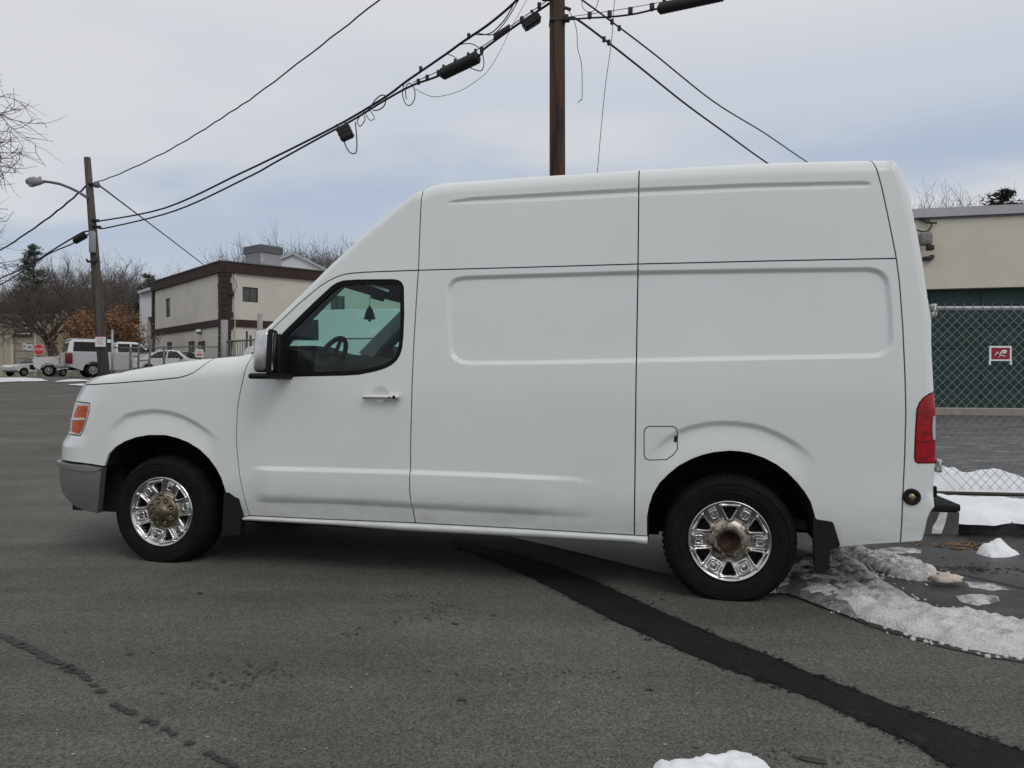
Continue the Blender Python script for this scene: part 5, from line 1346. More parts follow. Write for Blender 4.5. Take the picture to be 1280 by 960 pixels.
corner = [p for i, p in enumerate(corner)]
panel('corner_panel', corner, PAINT, van)
lamp = panel('tail_light', [t_top] + tl[1:-1] + [t_bot] + rev(mid_rear), REDL, van, off=-.006, gap=.002, flange=.02)
lr = [p for p in V_['reverse_lens']]
rl_poly = [on_out(lr[0][1])] + lr[1:4] + [on_out(lr[4][1])] + rev([p for p in mid_rear if lr[4][1] < p[1] < lr[0][1]])
for a, b in zip(lamp, panel('reverse_lens', rl_poly, CLEARL, van, off=-.012, gap=0, flange=.006)): b.parent = a
for y0, y1 in ((1.122, 1.132), (.965, .972)):
    st_ = [(4.70, y0), (4.70, y1), on_out(y1), on_out(y0)]
    for a, b in zip(lamp, panel('lens_rib', st_, REDD, van, off=-.010, gap=0, flange=.004)): b.parent = a
# sill
sill_poly = V_['sill_top'] + rev(V_['sill_bottom'])
for mir in (1, -1):
    mb = MB()
    tp = densify(V_['sill_top'], .08, False); bt = V_['sill_bottom']
    rows = []
    for s_, v_ in [(V_['sill_bottom'][0][0], V_['sill_bottom'][0][1] + .012)] + tp:
        vb = float(np.interp(s_, [p[0] for p in bt], [p[1] for p in bt]))
        w = float(side_map(np.array([s_]), np.array([v_]))[0][1])
        vt = v_ - .004
        rows.append([(s_ - 1.855, w + .02, vt + .002), (s_ - 1.855, w - .002, vt), (s_ - 1.855, w - .014, vt - (vt - vb) * .12), (s_ - 1.855, w - .02, vt - (vt - vb) * .4), (s_ - 1.855, w - .012, vt - (vt - vb) * .75), (s_ - 1.855, w + .015, vb), (s_ - 1.855, w + .12, vb - .005)])
    k = 7
    mb.add([(x, y * mir, z) for r_ in rows for x, y, z in r_], [(i * k + j, (i + 1) * k + j, (i + 1) * k + j + 1, i * k + j + 1) for i in range(len(rows) - 1) for j in range(k - 1)], 0, True)
    mb.build('sill', PAINT, van)
# round plug low on the corner
c_ = on_side(*V_['plug'][0])
mb = MB(); mb.lathe([(.046, .0), (.046, -.010), (.040, -.014), (.026, -.012), (.024, -.004), (.0, -.004)], 24, 'y', 0, tuple(c_)); pl = mb.build('tow_socket', BLACKP, van)
mb = MB(); mb.lathe([(.021, -.005), (.014, -.013), (.0, -.014)], 14, 'y', 0, tuple(c_)); mb.box((c_.x - .018, c_.y - .02, c_.z - .003), (c_.x + .018, c_.y - .013, c_.z + .004)); mb.build('lock_barrel', mat('brass_lock', (.30, .25, .16), .4, metal=.8), pl)
# inner dark body behind the seams
inner = [p for p in OUT2 if p[0] > -1.3] + rev(V_['quarter_bottom']) + [p for p in rev(V_['rear_arch'])] + [p for p in rev(V_['sill_top'])] + rev(V_['front_arch'])[1:] + [(-.6, .67), (-1.3, .67)]
panel('inner_body', inner, GAPM, van, holes=[inset(densify(dedupe(win), .03), 0.012)], off=.032, gap=0.0, flange=0, coarse=True)
# roof, windscreen, bonnet top, rear doors: strips from side to side
def strip(name, pts, m, bulge, parent, n=14, axis='z', eps=0.0, smooth=True):
    L_ = np.array(pts)
    E = side_map(L_[:, 0], L_[:, 1], eps)
    vs = []; fs = []
    for i in range(len(pts)):
        x, y, z = E[i]
        for j in range(n + 1):
            t = -1 + 2 * j / n
            b = bulge * (1 - t * t) * (min(1, abs(y) / .9))
            p_ = [x, -abs(y) * -t, z]
            p_[1] = abs(y) * t
            if axis == 'z': p_[2] += b
            elif axis == 'front': p_[0] -= b * .7; p_[2] += b * .3
            else: p_[0] += b
            vs.append(tuple(p_))
    k = n + 1
    fs = [(i * k + j, (i + 1) * k + j, (i + 1) * k + j + 1, i * k + j + 1) for i in range(len(pts) - 1) for j in range(n)]
    return MB().add(vs, fs, 0, smooth).build(name, m, parent)
strip('hood', [(-1.60, 1.2375)] + hood_top + V_['hood_edge'][7:], PAINT, .05, van)
ws_pts = densify([cowl[1]] + V_['pillar_edge'][:5], .06, False)
strip('windshield', ws_pts, GLASSG, .10, van, axis='front', eps=.004)
strip('cab_roof', densify(V_['pillar_edge'][4:], .06, False) + V_['roof_edge'][:1], PAINT, .06, van, axis='front')
strip('roof', V_['roof_edge'], PAINT, .035, van)
rd = strip('rear_door', densify([V_['roof_edge'][-1]] + re_, .1, False), PAINT, .01, van, axis='x')
for z in (1.695, .83):
    for sgn_ in (-1, 1):
        o_ = on_out(z); p_ = on_side(o_[0] - .004, z)
        mb = MB(); mb.rbox((p_.x + .004, p_.y * 1 - .012, z - .036), (p_.x + .034, p_.y + .05, z - .008), .006); mb.rbox((p_.x + .004, p_.y - .012, z + .008), (p_.x + .034, p_.y + .05, z + .036), .006); mb.tube([(p_.x + .022, p_.y - .004, z - .03), (p_.x + .022, p_.y - .004, z + .03)], .009, 8)
        if sgn_ > 0: mb.v = [(x, -y, zz_) for x, y, zz_ in mb.v]
        mb.build('door_hinge', mat('hinge_metal', (.42, .43, .42), .4, metal=.7), van)
p_ = on_side(*on_out(.69)); mb = MB(); mb.rbox((p_.x + .0, p_.y - .012, .655), (p_.x + .02, p_.y + .03, .715), .008); mb.build('door_bumper', RUBBER, van)
# rear bumper with step pad
rb = MB()
rb.prism([(4.735, .445), (4.93, .45), (4.935, .575), (4.735, .575)], -.955, .955); rb.v = [(x - 1.855, y, z) for x, y, z in rb.v]
rbo = rb.build('rear_bumper', mat('step_bumper_chrome', (.26, .26, .265), .2, metal=.85, var=.35, vscale=9, stretch=(2.0, 1, .6)), van)
mb = MB(); mb.rbox((4.74 - 1.855, -.965, .578), (4.94 - 1.855, .965, .622), .012)
for k in range(4): mb.box((4.76 + .042 * k - 1.855, -.94, .6225), (4.78 + .042 * k - 1.855, .94, .627))
mb.build('step_pad', BLACKP, rbo)
mb = MB(); mb.prism([(X_ - 1.855, z_) for X_, z_ in ((4.795, .452), (4.845, .455), (4.862, .51), (4.875, .572), (4.835, .572), (4.822, .53), (4.80, .49))], -.9565, -.9545); mb.build('painted_reflection', mat('reflection_white', (.62, .61, .58), .8, var=.25, vscale=30), rbo)  # pale reflection on the chrome end face, painted as a thin streak
# wheel wells
for key in ('front_arch', 'rear_arch'):
    arch = V_[key]
    for mir in (1, -1):
        mb = MB()
        L_ = np.array(arch)
        E = side_map(L_[:, 0], L_[:, 1], .016)
        rows = [[(x, y, z), (x, y + .02, z + .0), (x, -.50, z)] for x, y, z in E.tolist()]
        mb.add([(x, y * mir, z) for r_ in rows for x, y, z in r_], [(i * 3 + j, (i + 1) * 3 + j, (i + 1) * 3 + j + 1, i * 3 + j + 1) for i in range(len(rows) - 1) for j in range(2)], 0, True)
        bw = [(x, -.5 * mir, z) for x, y, z in E.tolist()]
        mb.add(bw, [tuple(range(len(bw)))])
        mb.build('wheel_well', DARK, van, recalc=False)
mb = MB(); mb.box((-.86 - 1.855, -.80, .30), (-.46 - 1.855, .80, .66)); mb.box((.50 - 1.855, -.90, .30), (3.24 - 1.855, .90, .37)); mb.box((1.1 - 1.855, -.3, .24), (3.3 - 1.855, .6, .30)); mb.box((4.22 - 1.855, -.90, .40), (4.72 - 1.855, .90, .44)); mb.box((-.9 - 1.855, -.5, .40), (4.7 - 1.855, .5, .44)); mb.box((-.85 - 1.855, -.45, .24), (.8 - 1.855, .45, .40)); mb.build('floor_and_shade_boxes', DARK, van)  # van floor, plus unseen boxes added to block light and deepen the shade underneath
mb = MB(); mb.tube([(-1.855, -.85, .35), (-1.855, .85, .35)], .05, 8); mb.tube([(1.855, -.85, .35), (1.855, .85, .35)], .06, 8); mb.lathe([(.0, -.2), (.15, -.13), (.17, 0), (.15, .13), (.0, .2)], 12, 'y', 0, (1.855, 0, .35)); mb.build('axle', DARK, van)
mb = MB(); mb.tube([(3.0 - 1.855, -.3, .30), (4.0 - 1.855, -.55, .42), (4.6 - 1.855, -.6, .36)], .035, 8); mb.build('exhaust_pipe', mat('exhaust_rust', (.08, .05, .035), .8), van)
# mud flaps
def flap(poly, y0, label=None):
    for mir in (1, -1):
        mb = MB(); mb.prism([(a - 1.855, b) for a, b in poly], y0 * mir, (y0 + .05) * mir)
        mb.build('mud_flap', BLACKP, van)
ff_ = V_['front_flap']; rf_ = V_['rear_flap']
flap([(.470, .545), (.50, .512), (.545, .482), (.575, .47), (.597, .36), (.588, .235), (.455, .215), (.462, .40)], -1.0 + .008)
flap([(4.163, .525), (4.185, .508), (4.262, .499), (4.272, .492), (4.3095, .372), (4.300, .352), (4.255, .338), (4.258, .24), (4.232, .205), (4.19, .198), (4.176, .25)], -1.0 + .004)

# wheels -----------------------------------------------------------------
TR = 0.367
def tyre_mesh():
    mb = MB()
    prof = [(.232, .012), (.245, .004), (.262, .0), (.285, -.006), (.310, -.008), (.332, -.002), (.350, .012), (.360, .030), (.366, .048)]
    prof = [(r_, d) for r_, d in prof]
    full = prof + [(.367, .075), (.3675, .12), (.367, .165)] + [(r_, .24 - d) for r_, d in prof[::-1]]
    mb.lathe(full, 72, 'y')
    # tread blocks along the shoulder
    for k in range(60):
        q = 2 * math.pi * k / 60
        for (r_, d0, d1, w_) in ((.3655, .022, .062, .010), (.3705, .07, .115, .012), (.3705, .125, .17, .012)):
            c = []
            for rr in (r_ - .012, r_ + .004):
                for dd in (d0, d1):
                    for s_ in (-w_, w_):
                        a_ = q + s_ / r_ + (dd - .1) * .6
                        c.append((rr * math.cos(a_) if dd > .04 else (rr - .012) * math.cos(a_), dd, rr * math.sin(a_) if dd > .04 else (rr - .012) * math.sin(a_)))
            mb.add(c, [(0, 1, 3, 2), (4, 6, 7, 5), (0, 4, 5, 1), (1, 5, 7, 3), (3, 7, 6, 2), (2, 6, 4, 0)])
    # raised bands on the side wall
    mb.lathe([(.272, -.0035), (.274, -.007), (.278, -.007), (.280, -.005)], 72, 'y')
    mb.lathe([(.322, -.0075), (.324, -.0105), (.328, -.0095), (.330, -.003)], 72, 'y')
    return mb
def rim_mesh(phase=0.0):
    """pressed chrome wheel: 6 triangular and 6 square pockets; polar height field"""
    nr, na = 44, 264
    rr = np.concatenate([np.linspace(0.066, 0.215, nr - 8), np.linspace(0.218, 0.238, 8)])
    aa = np.arange(na) * 2 * math.pi / na
    Rr, A_ = np.meshgrid(rr, aa, indexing='ij')
    # base dish: hub face, slope out to the rim bed, flange
    h = np.interp(Rr, [0.06, 0.085, 0.10, 0.118, 0.135, 0.165, 0.195, 0.206, 0.216, 0.224, 0.232, 0.238], [.026, .026, .032, .044, .046, .040, .034, .030, .012, .004, .000, .006])
    deep = np.zeros_like(h); lip = np.zeros_like(h)
    for k in range(6):
        for kind in (0, 1):
            c = phase + math.pi / 2 + (k + .5 * kind) * math.pi / 3
            x = Rr * np.sin(A_ - c); y = Rr * np.cos(A_ - c)
            if kind == 0:     # triangle, apex towards the hub
                half = np.clip((y - 0.128) * 0.62, 0, None)
                d = -np.log(np.exp(-170 * np.clip(half * .8 + .010 - np.abs(x), -.1, .1)) + np.exp(-170 * (0.199 - y)) + np.exp(-170 * np.clip(y - 0.126, -.1, .1))) / 170
                d = np.where(y > 0, d, -1)
                deep = np.maximum(deep, smoothstep(0.0, 0.007, d))
                lip = np.maximum(lip, smoothstep(-0.017, -0.010, d))
            else:             # shallow square window
                d = -np.log(np.exp(-200 * np.clip(0.020 - np.abs(x), -.1, .1)) + np.exp(-200 * (0.193 - y)) + np.exp(-200 * np.clip(y - 0.153, -.1, .1))) / 200
                d = np.where(y > 0, d, -1)
                deep = np.maximum(deep, 0.5 * smoothstep(0.0, 0.006, d))
                lip = np.maximum(lip, 0.9 * smoothstep(-0.014, -0.004, d))
    h = h - 0.022 * lip * (1 - deep) + 0.075 * deep
    vs = np.stack([Rr * np.cos(A_), h, Rr * np.sin(A_)], 2).reshape(-1, 3)
    mb = MB()
    fs = []; mi = []
    dm = deep
    for i in range(nr - 1):
        for j in range(na):
            j2 = (j + 1) % na
            f = (i * na + j, (i + 1) * na + j, (i + 1) * na + j2, i * na + j2)
            dd = min(dm[i, j], dm[i + 1, j], dm[i + 1, j2], dm[i, j2])
            fs.append(f)
            mi.append(1 if dd > .9 else (2 if rr[i] < 0.126 else 0))
    mb.v = [tuple(p) for p in vs.tolist()]; mb.f = fs; mb.m = mi; mb.sm = [True] * len(fs)
    mb.lathe([(.238, .006), (.238, .03), (.225, .05)], na // 4, 'y')
    return mb
tyre_src = tyre_mesh().build('tyre', RUBBER)
rim_src = rim_mesh(0.0).build('rim', [CHROME, DARK, GRIME], recalc=False)
rim_src2 = rim_mesh(R(13)).build('rim', [CHROME, DARK, GRIME], recalc=False)
nutm = mat('lug_nut_steel', (.42, .40, .36), .35, metal=.9, var=.3, vscale=60)
mb = MB(); mb.lathe([(.0, -.016), (.006, -.016), (.0095, -.011), (.0105, .006)], 6, 'y', 0, (0, 0, 0), False); nut_src = mb.build('lug_nut', nutm)
mb = MB(); mb.lathe([(.0, .052), (.03, .050), (.045, .044), (.052, .034), (.056, .012), (.062, .006), (.067, .010), (.070, .034)], 28, 'y'); hubr_src = mb.build('hub', RUST)
def cap_mesh():
    mb = MB()
    nr, na = 18, 160
    rr = np.linspace(0.0005, 0.094, nr); aa = np.arange(na) * 2 * math.pi / na
    Rr, A_ = np.meshgrid(rr, aa, indexing='ij')
    h = np.interp(Rr, [0, .012, .018, .03, .036, .05, .08, .088, .094], [-.030, -.030, -.026, -.026, -.018, -.006, .006, .010, .024])
    deep = np.zeros_like(h)
    for k in range(8):
        c = R(22) + k * math.pi / 4
        x = Rr * np.sin(A_ - c); y = Rr * np.cos(A_ - c)
        d = 0.0145 - np.hypot(x, y - .064)
        deep = np.maximum(deep, np.where(y > 0, smoothstep(0, .003, d), 0))
    h = h + .03 * deep
    vs = np.stack([Rr * np.cos(A_), h, Rr * np.sin(A_)], 2).reshape(-1, 3)
    mb.v = [tuple(p) for p in vs.tolist()]
    for i in range(nr - 1):
        for j in range(na):
            j2 = (j + 1) % na
            mb.f.append((i * na + j, (i + 1) * na + j, (i + 1) * na + j2, i * na + j2))
            mb.m.append(1 if min(deep[i, j], deep[i + 1, j2]) > .8 else 0); mb.sm.append(True)
    return mb
cap_src = cap_mesh().build('hub_cap', [mat('tarnished_cap', (.17, .145, .10), .4, metal=.85, var=.3, vscale=25, col2=(.11, .085, .05), c2scale=18, c2lo=.5, c2hi=.64), DARK], recalc=False)
for o_ in (tyre_src, rim_src, rim_src2, nut_src, hubr_src, cap_src): C.objects.unlink(o_)
drum = MB().lathe([(.0, .07), (.16, .07), (.2, .09), (.205, .2), (.0, .2)], 24, 'y').build('wheel', DARK); C.objects.unlink(drum)
def put(src, parent, loc=(0, 0, 0), rot=(0, 0, 0)):
    o = src.copy(); C.objects.link(o); o.parent = parent; o.location = loc; o.rotation_euler = rot
    return o
def wheel(parent, x, side, front, spin):
    w = drum.copy(); C.objects.link(w); w.parent = parent
    w.location = (x, side * .97, .352)
    w.rotation_euler = (0, 0, 0 if side < 0 else math.pi)
    ts = 1.012 if front else 1.035
    put(tyre_src, w).scale = (ts, 1.04, ts)
    put(rim_src2 if front else rim_src, w, rot=(0, spin, 0))
    if front:
        put(cap_src, w, (0, .006, 0), (0, spin, 0)).scale = (1.17, 1, 1.17)
    else:
        put(hubr_src, w)
    for k in range(8):
        q = R(22) + k * math.pi / 4
        put(nut_src, w, (.083 * math.cos(q) if not front else .075 * math.cos(q), .020, .083 * math.sin(q) if not front else .075 * math.sin(q)))
    return w
for x, fr in ((-1.855 - .02, True), (1.855, False)):
    for sd_ in (-1, 1): wheel(van, x, sd_, fr, 0.0)

# mirror -----------------------------------------------------------------
def door_mirror(parent, mir):
    y0 = -1.0
    mb = MB()
    # chrome shell faces forward, black housing behind it
    xs0 = .790 - 1.855
    pts = []
    prof = [(0.0, .40), (.10, .06), (.5, .0), (.9, .03), (1.0, .25)]
    m1 = MB(); m1.rbox((xs0, y0 - .27, 1.306), (xs0 + .105, y0 - .09, 1.568), .034, 4)
    skew = lambda p: (p[0] + .012 * ((p[2] - 1.30) / .26) - .36 * (p[1] - (y0 - .27)) + .03, p[1], p[2])
    m1.v = [skew(p) for p in m1.v]
    m2 = MB(); m2.rbox((xs0 + .095, y0 - .275, 1.296), (xs0 + .128, y0 - .085, 1.574), .012, 3)
    m2.v = [skew(p) for p in m2.v]
    m3 = MB(); m3.rbox((xs0 + .0, y0 - .27, 1.264), (xs0 + .14, y0 + .03, 1.300), .016, 3); m3.v = [(x - .2 * (y - (y0 - .27)) * 0 + .03 * (y > y0 - .1), y, z) for x, y, z in m3.v]
    m4 = MB(); m4.rbox((xs0 + .075, y0 - .10, 1.29), (xs0 + .125, y0 + .035, 1.555), .015, 2)
    m4.v = [(x + (.05 if z > 1.5 else 0) * 0, y, z) for x, y, z in m4.v]
    m5 = MB(); m5.rbox((xs0 + .1282, y0 - .262, 1.32), (xs0 + .131, y0 - .10, 1.55), .001, 1); m5.v = [skew(p) for p in m5.v]
    obs = []
    for q, nm, mm in ((m2, 'side_mirror', BLACKP), (m1, 'chrome_shell', CHROME), (m3, 'mirror_foot', BLACKP), (m4, 'mirror_base', BLACKP), (m5, 'mirror_glass', CHROME)):
        if mir < 0: q.v = [(x, -y, z) for x, y, z in q.v]
        obs.append(q.build(nm, mm, parent if not obs else obs[0]))
for mi_ in (1, -1): door_mirror(van, mi_)

# cab interior ------------------------------------------------------------
X = lambda u: u - 1.855
mb = MB(); mb.prism([(X(.58), 1.30), (X(.60), 1.44), (X(.78), 1.475), (X(.95), 1.455), (X(1.06), 1.36), (X(1.05), 1.2), (X(.9), .9), (X(.6), .9)], -.90, .90); mb.build('dashboard', INTER, van)
mb = MB(); mb.prism([(X(.78), 1.46), (X(.82), 1.50), (X(.93), 1.50), (X(1.0), 1.45), (X(.98), 1.36)], -.62, -.30); mb.build('instrument_hood', INTER, van)
mb = MB()
for t in range(2): pass
cen = Vector((X(.96), -.47, 1.385)); tilt = Matrix.Rotation(R(-62), 3, 'Y')
ring_ = [cen + tilt @ Vector((.2 * math.cos(q), .2 * math.sin(q), 0)) for q in [2 * math.pi * k / 28 for k in range(29)]]
mb.tube(ring_, .018, 8); sw = mb.build('steering_wheel', INTER, van)
mb = MB()
for q in (R(0), R(140), R(220)): mb.tube([cen + tilt @ Vector((.03 * math.cos(q), .03 * math.sin(q), -.02)), cen + tilt @ Vector((.195 * math.cos(q), .195 * math.sin(q), 0))], .014, 6)
mb.rbox((-.06, -.07, -.05), (.06, .07, .01), .02); mb2 = MB()
k0 = len(mb.v) 
mb.build('spoke', INTER, sw)
mb = MB(); mb.rbox((-.06, -.08, -.05), (.06, .08, .012), .02); mb.v = [tuple(cen + tilt @ Vector(p)) for p in mb.v]; mb.build('airbag_cover', INTERL, sw)
mb = MB(); mb.tube([cen, (X(1.0), -.47, 1.28)], .035, 8); mb.build('steering_column', INTER, sw)
for y in (-.47, .47):
    mb = MB(); mb.rbox((X(1.10), y - .26, .84), (X(1.62), y + .26, 1.02), .06, 3); st_ = mb.build('seat', INTERL, van)
    mb = MB(); mb.rbox((-.07, y - .25, 0), (.07, y + .25, .60), .055, 3); mb.xf(Matrix.Translation((X(1.53), 0, .99)) @ Matrix.Rotation(R(12), 4, 'Y')); mb.build('backrest', INTERL, st_)
mb = MB(); mb.prism([(X(1.19), 1.985), (X(1.30), 1.94), (X(1.85), 1.935), (X(2.05), 1.93), (X(2.05), 1.965), (X(1.80), 2.0), (X(1.25), 2.02)], -.90, .90); mb.build('headliner', INTER, van)
mb = MB(); mb.box((X(1.98), -.9, .42), (X(2.0), .9, 2.0)); mb.build('bulkhead', INTER, van)
mb = MB(); mb.box((X(.55), -.92, .42), (X(2.0), .92, .46)); mb.build('cab_floor', INTER, van)
for mir in (1, -1):
    a = [(.66, 1.50), (.80, 1.64), (1.0, 1.83), (1.16, 1.98), (1.29, 1.965), (1.24, 1.91), (1.06, 1.74), (.86, 1.55), (.80, 1.47)]
    mb = MB(); mb.prism([(X(u), v) for u, v in a], (-.885) * mir, (-.78) * mir); mb.build('pillar_trim', TRIMG, van)
    mb = MB(); mb.box((X(1.65), -.905 * mir if mir > 0 else .875, 1.25), (X(1.78), -.875 * mir if mir > 0 else .905, 1.94)); mb.build('pillar_trim', TRIMG, van)
for y0_, y1_, z_ in ((-.80, -.12, 1.845), (.12, .80, 1.885)):
    mb = MB(); mb.prism([(X(1.17), z_ + .05), (X(1.42), z_ - .01), (X(1.44), z_ + .02), (X(1.2), z_ + .11)], y0_, y1_); mb.build('sun_visor', INTER, van)
mb = MB(); mb.rbox((X(1.12), -.10, 1.885), (X(1.145), .14, 1.945), .01); mb.build('rear_view_mirror', BLACKP, van)
MIRP = (X(1.12), -.02, 1.84)
# scented card hanging from the windscreen mirror
fp = (1.1076, 1.7718)
FR = M_ @ Vector((X(fp[0]), -.08, fp[1]))
af = empty('air_freshener', tuple(FR), 0, 'dark tree shaped air freshener hanging inside the windscreen of the foreground van', 'air freshener')
tp_ = [(-.012, -.065), (.012, -.065), (.010, -.05), (.05, -.045), (.036, -.015), (.042, -.012), (.026, .02), (.03, .024), (.0, .07), (-.03, .024), (-.026, .02), (-.042, -.012), (-.036, -.015), (-.05, -.045), (-.010, -.05)]
mb = MB(); mb.prism([(x * .95, z * .95) for x, z in tp_], -.003, .003); mb.build('card', mat('dark_card', (.012, .02, .018), .7), af)
mb = MB(); mb.tube([(0, 0, .06), (0.01, 0, .22)], .0025, 4); mb.build('string', BLACKM, af)

# ------------------------------------------------------------------ trees
BARK = mat('bark', (0.075, 0.064, 0.058), 0.95, var=0.3, vscale=4, bump=0.5, bscale=20)
TWIG = mat('twig', (0.115, 0.098, 0.09), 0.95, var=0.25, vscale=2)
NEEDLE = mat('needles', (0.035, 0.052, 0.030), 0.8, var=0.35, vscale=1.5)
OAKL = mat('dry_oak_leaf', (0.19, 0.095, 0.040), 0.8, var=0.45, vscale=1.2)
def branch_pts(p, d, L, n, rnd, wob, up):
    pts = [p]
    for i in range(n):
        d = (d + Vector((rnd.gauss(0, wob), rnd.gauss(0, wob), rnd.gauss(0, wob) + up))).normalized()
        p = p + d * (L / n)
        pts.append(p)
    return pts, d
def grow(H, seed, fork=2, spread=0.75, maxlev=5, kids=(5, 5, 5, 4), droop=0.0, trunk_h=0.28, thick=0.022):
    """bare tree of height about H: returns (trunk MB, crown MB, twig end points)"""
    rnd = random.Random(seed)
    tm, cm = MB(), MB()
    ends = []
    def rec(p, d, L, r, lev):
        n = 4 if lev < 3 else 3
        pts, d2 = branch_pts(p, d, L, n, rnd, 0.10 + .03 * lev, 0.035 - droop * lev)
        rt = r * (0.55 if lev else .72)
        rs = [r + (rt - r) * i / n for i in range(n + 1)]
        (tm if lev < 2 else cm).tube(pts, rs, 7 if lev == 0 else (5 if lev < 2 else 3), cap=False)
        if lev >= maxlev:
            ends.append((pts[-1], d2)); return
        k = kids[min(lev, len(kids) - 1)]
        for i in range(k):
            t = 0.35 + 0.65 * (i + rnd.random()) / k if lev else 0.72 + .28 * (i + rnd.random()) / k
            j = min(n - 1, int(t * n)); f = t * n - j
            q = pts[j].lerp(pts[min(n, j + 1)], min(1, f))
            az = rnd.random() * 6.283
            side = d2.orthogonal().normalized()
            side = Matrix.Rotation(az, 3, d2) @ side
            nd = (d2 * (1 - spread * .55) + side * spread * (0.6 + .6 * rnd.random())).normalized()
            rec(q, nd, L * (0.62 + .2 * rnd.random()), max(.006, rs[j] * .62), lev + 1)
        if lev: rec(pts[-1], d2, L * .7, rt, lev + 1)
    for f in range(fork):
        d = Vector((rnd.gauss(0, .1) + (f - (fork - 1) / 2) * .35, rnd.gauss(0, .12), 1)).normalized()
        rec(Vector((0, 0, -.15)), d, H * trunk_h, H * thick, 0)
    return tm, cm, ends
def leaf_quads(mb, ends, per, size, rnd, sp):
    for p, d in ends:
        for k in range(per):
            c = p + Vector((rnd.gauss(0, sp), rnd.gauss(0, sp), rnd.gauss(0, sp)))
            a = Vector((rnd.gauss(0, 1), rnd.gauss(0, 1), rnd.gauss(0, 1))).normalized() * size * (.6 + .8 * rnd.random())
            b = a.orthogonal().normalized() * a.length * .55
            mb.add([c - a, c + b, c + a, c - b], [(0, 1, 2, 3)])
def scaled(o, H):
    """height of a source tree's meshes"""
    return max(max(v.co.z for v in ch.data.vertices) for ch in o.children)
def bare_src(seed, **kw):
    t = empty('bare_tree')
    tm, cm, ends = grow(10, seed, **kw)
    tm.build('trunk', BARK, t, recalc=False); cm.build('crown', TWIG, t, recalc=False)
    return t
def pine_src(seed):
    rnd = random.Random(seed)
    t = empty('pine_tree')
    tm, nm = MB(), MB()
    tm.tube([(0, 0, -.2), (.05, 0, 5), (0, .05, 10)], [.22, .14, .03], 7)
    z = 2.2
    while z < 9.9:
        k = rnd.randint(4, 6)
        for i in range(k):
            a = rnd.random() * 6.283
            Lb = (1.0 - ((z - 2) / 8.2) ** 1.3) * 2.7 * (.6 + .5 * rnd.random()) + .3
            e = Vector((math.cos(a) * Lb, math.sin(a) * Lb, Lb * (.05 + .3 * rnd.random())))
            p0 = Vector((0, 0, z))
            tm.tube([p0, p0 + e * .5 + Vector((0, 0, -.05)), p0 + e], [.04, .025, .01], 3, cap=False)
            for j in range(int(10 + Lb * 16)):
                c = p0 + e * (.25 + .8 * rnd.random()) + Vector((rnd.gauss(0, .13), rnd.gauss(0, .13), rnd.gauss(.05, .1)))
                for m_ in range(4):
                    v = Vector((rnd.gauss(0, 1), rnd.gauss(0, 1), rnd.gauss(.4, .8))).normalized() * .26
                    w_ = v.orthogonal().normalized() * .035
                    nm.add([c - w_, c + w_, c + v], [(0, 1, 2)])
        z += .32 + .2 * rnd.random()
    tm.build('trunk', BARK, t, recalc=False); nm.build('crown', NEEDLE, t, recalc=False)
    return t
def oak_src(seed):
    rnd = random.Random(seed)
    t = empty('oak_tree')
    tm, cm, ends = grow(10, seed, fork=1, spread=.95, maxlev=4, kids=(6, 5, 5), trunk_h=.3, thick=.02)
    lm = MB(); leaf_quads(lm, ends, 5, .13, rnd, .25)
    tm.build('trunk', BARK, t, recalc=False); cm.build('twigs', TWIG, t, recalc=False); lm.build('crown', OAKL, t, recalc=False)
    return t
SRC = {'g': bare_src(57, fork=2, spread=.8, trunk_h=.26, maxlev=6, kids=(5, 5, 4, 3, 3), droop=.006), 'f': bare_src(41, fork=2, spread=.60, trunk_h=.42, thick=.026, kids=(5, 5, 4, 3)), 'a': bare_src(3, fork=2), 'b': bare_src(11, fork=1, spread=.7, kids=(6, 5, 4, 3)), 'c': bare_src(29, fork=1, spread=.6, trunk_h=.3, kids=(6, 5, 4, 4)), 'p': pine_src(5), 'o': oak_src(17)}
HS_ = {k: scaled(o, 10) for k, o in SRC.items()}
used_src = set()
def tree(kind, x, y, ztop, rz, label, group=None, wide=1.0, z0=None):
    src = SRC[kind]
    if kind in used_src:
        o = copy_tree(src)
    else:
        o = src; used_src.add(kind)
    g = GH(x, y) if z0 is None else z0
    s = (ztop - g) / HS_[kind]
    o.location = (x, y, g); o.rotation_euler = (0, 0, rz); o.scale = (s * wide, s * wide, s)
    cat = {'p': 'evergreen tree', 'o': 'oak tree'}.get(kind, 'bare tree')
    tag(o, label, cat, group)
    if group is None and 'group' in o.keys(): del o['group']
    return o
def T_(kind, top, rz, label, group=None, wide=1.0): return tree(kind, top[0], top[1], top[2], rz, label, group, wide)
T_('f', (-33.844, 57.0, 10.646), 0.5, 'bare tree with a thick forked trunk standing in front of the beige metal building', None, 1.15)
T_('p', (-44.227, 71.0, 14.134), 1.0, 'tall dark evergreen rising over the beige building, left of the leaning pole', None, .85)
T_('o', (-26.354, 50.0, 6.577), 0.4, 'small oak with rusty brown dead leaves behind the leaning pole', None, 1.0)
T_('p', (-35.862, 76.0, 12.032), 2.0, 'small evergreen close to the white annex of the office', None, .9)
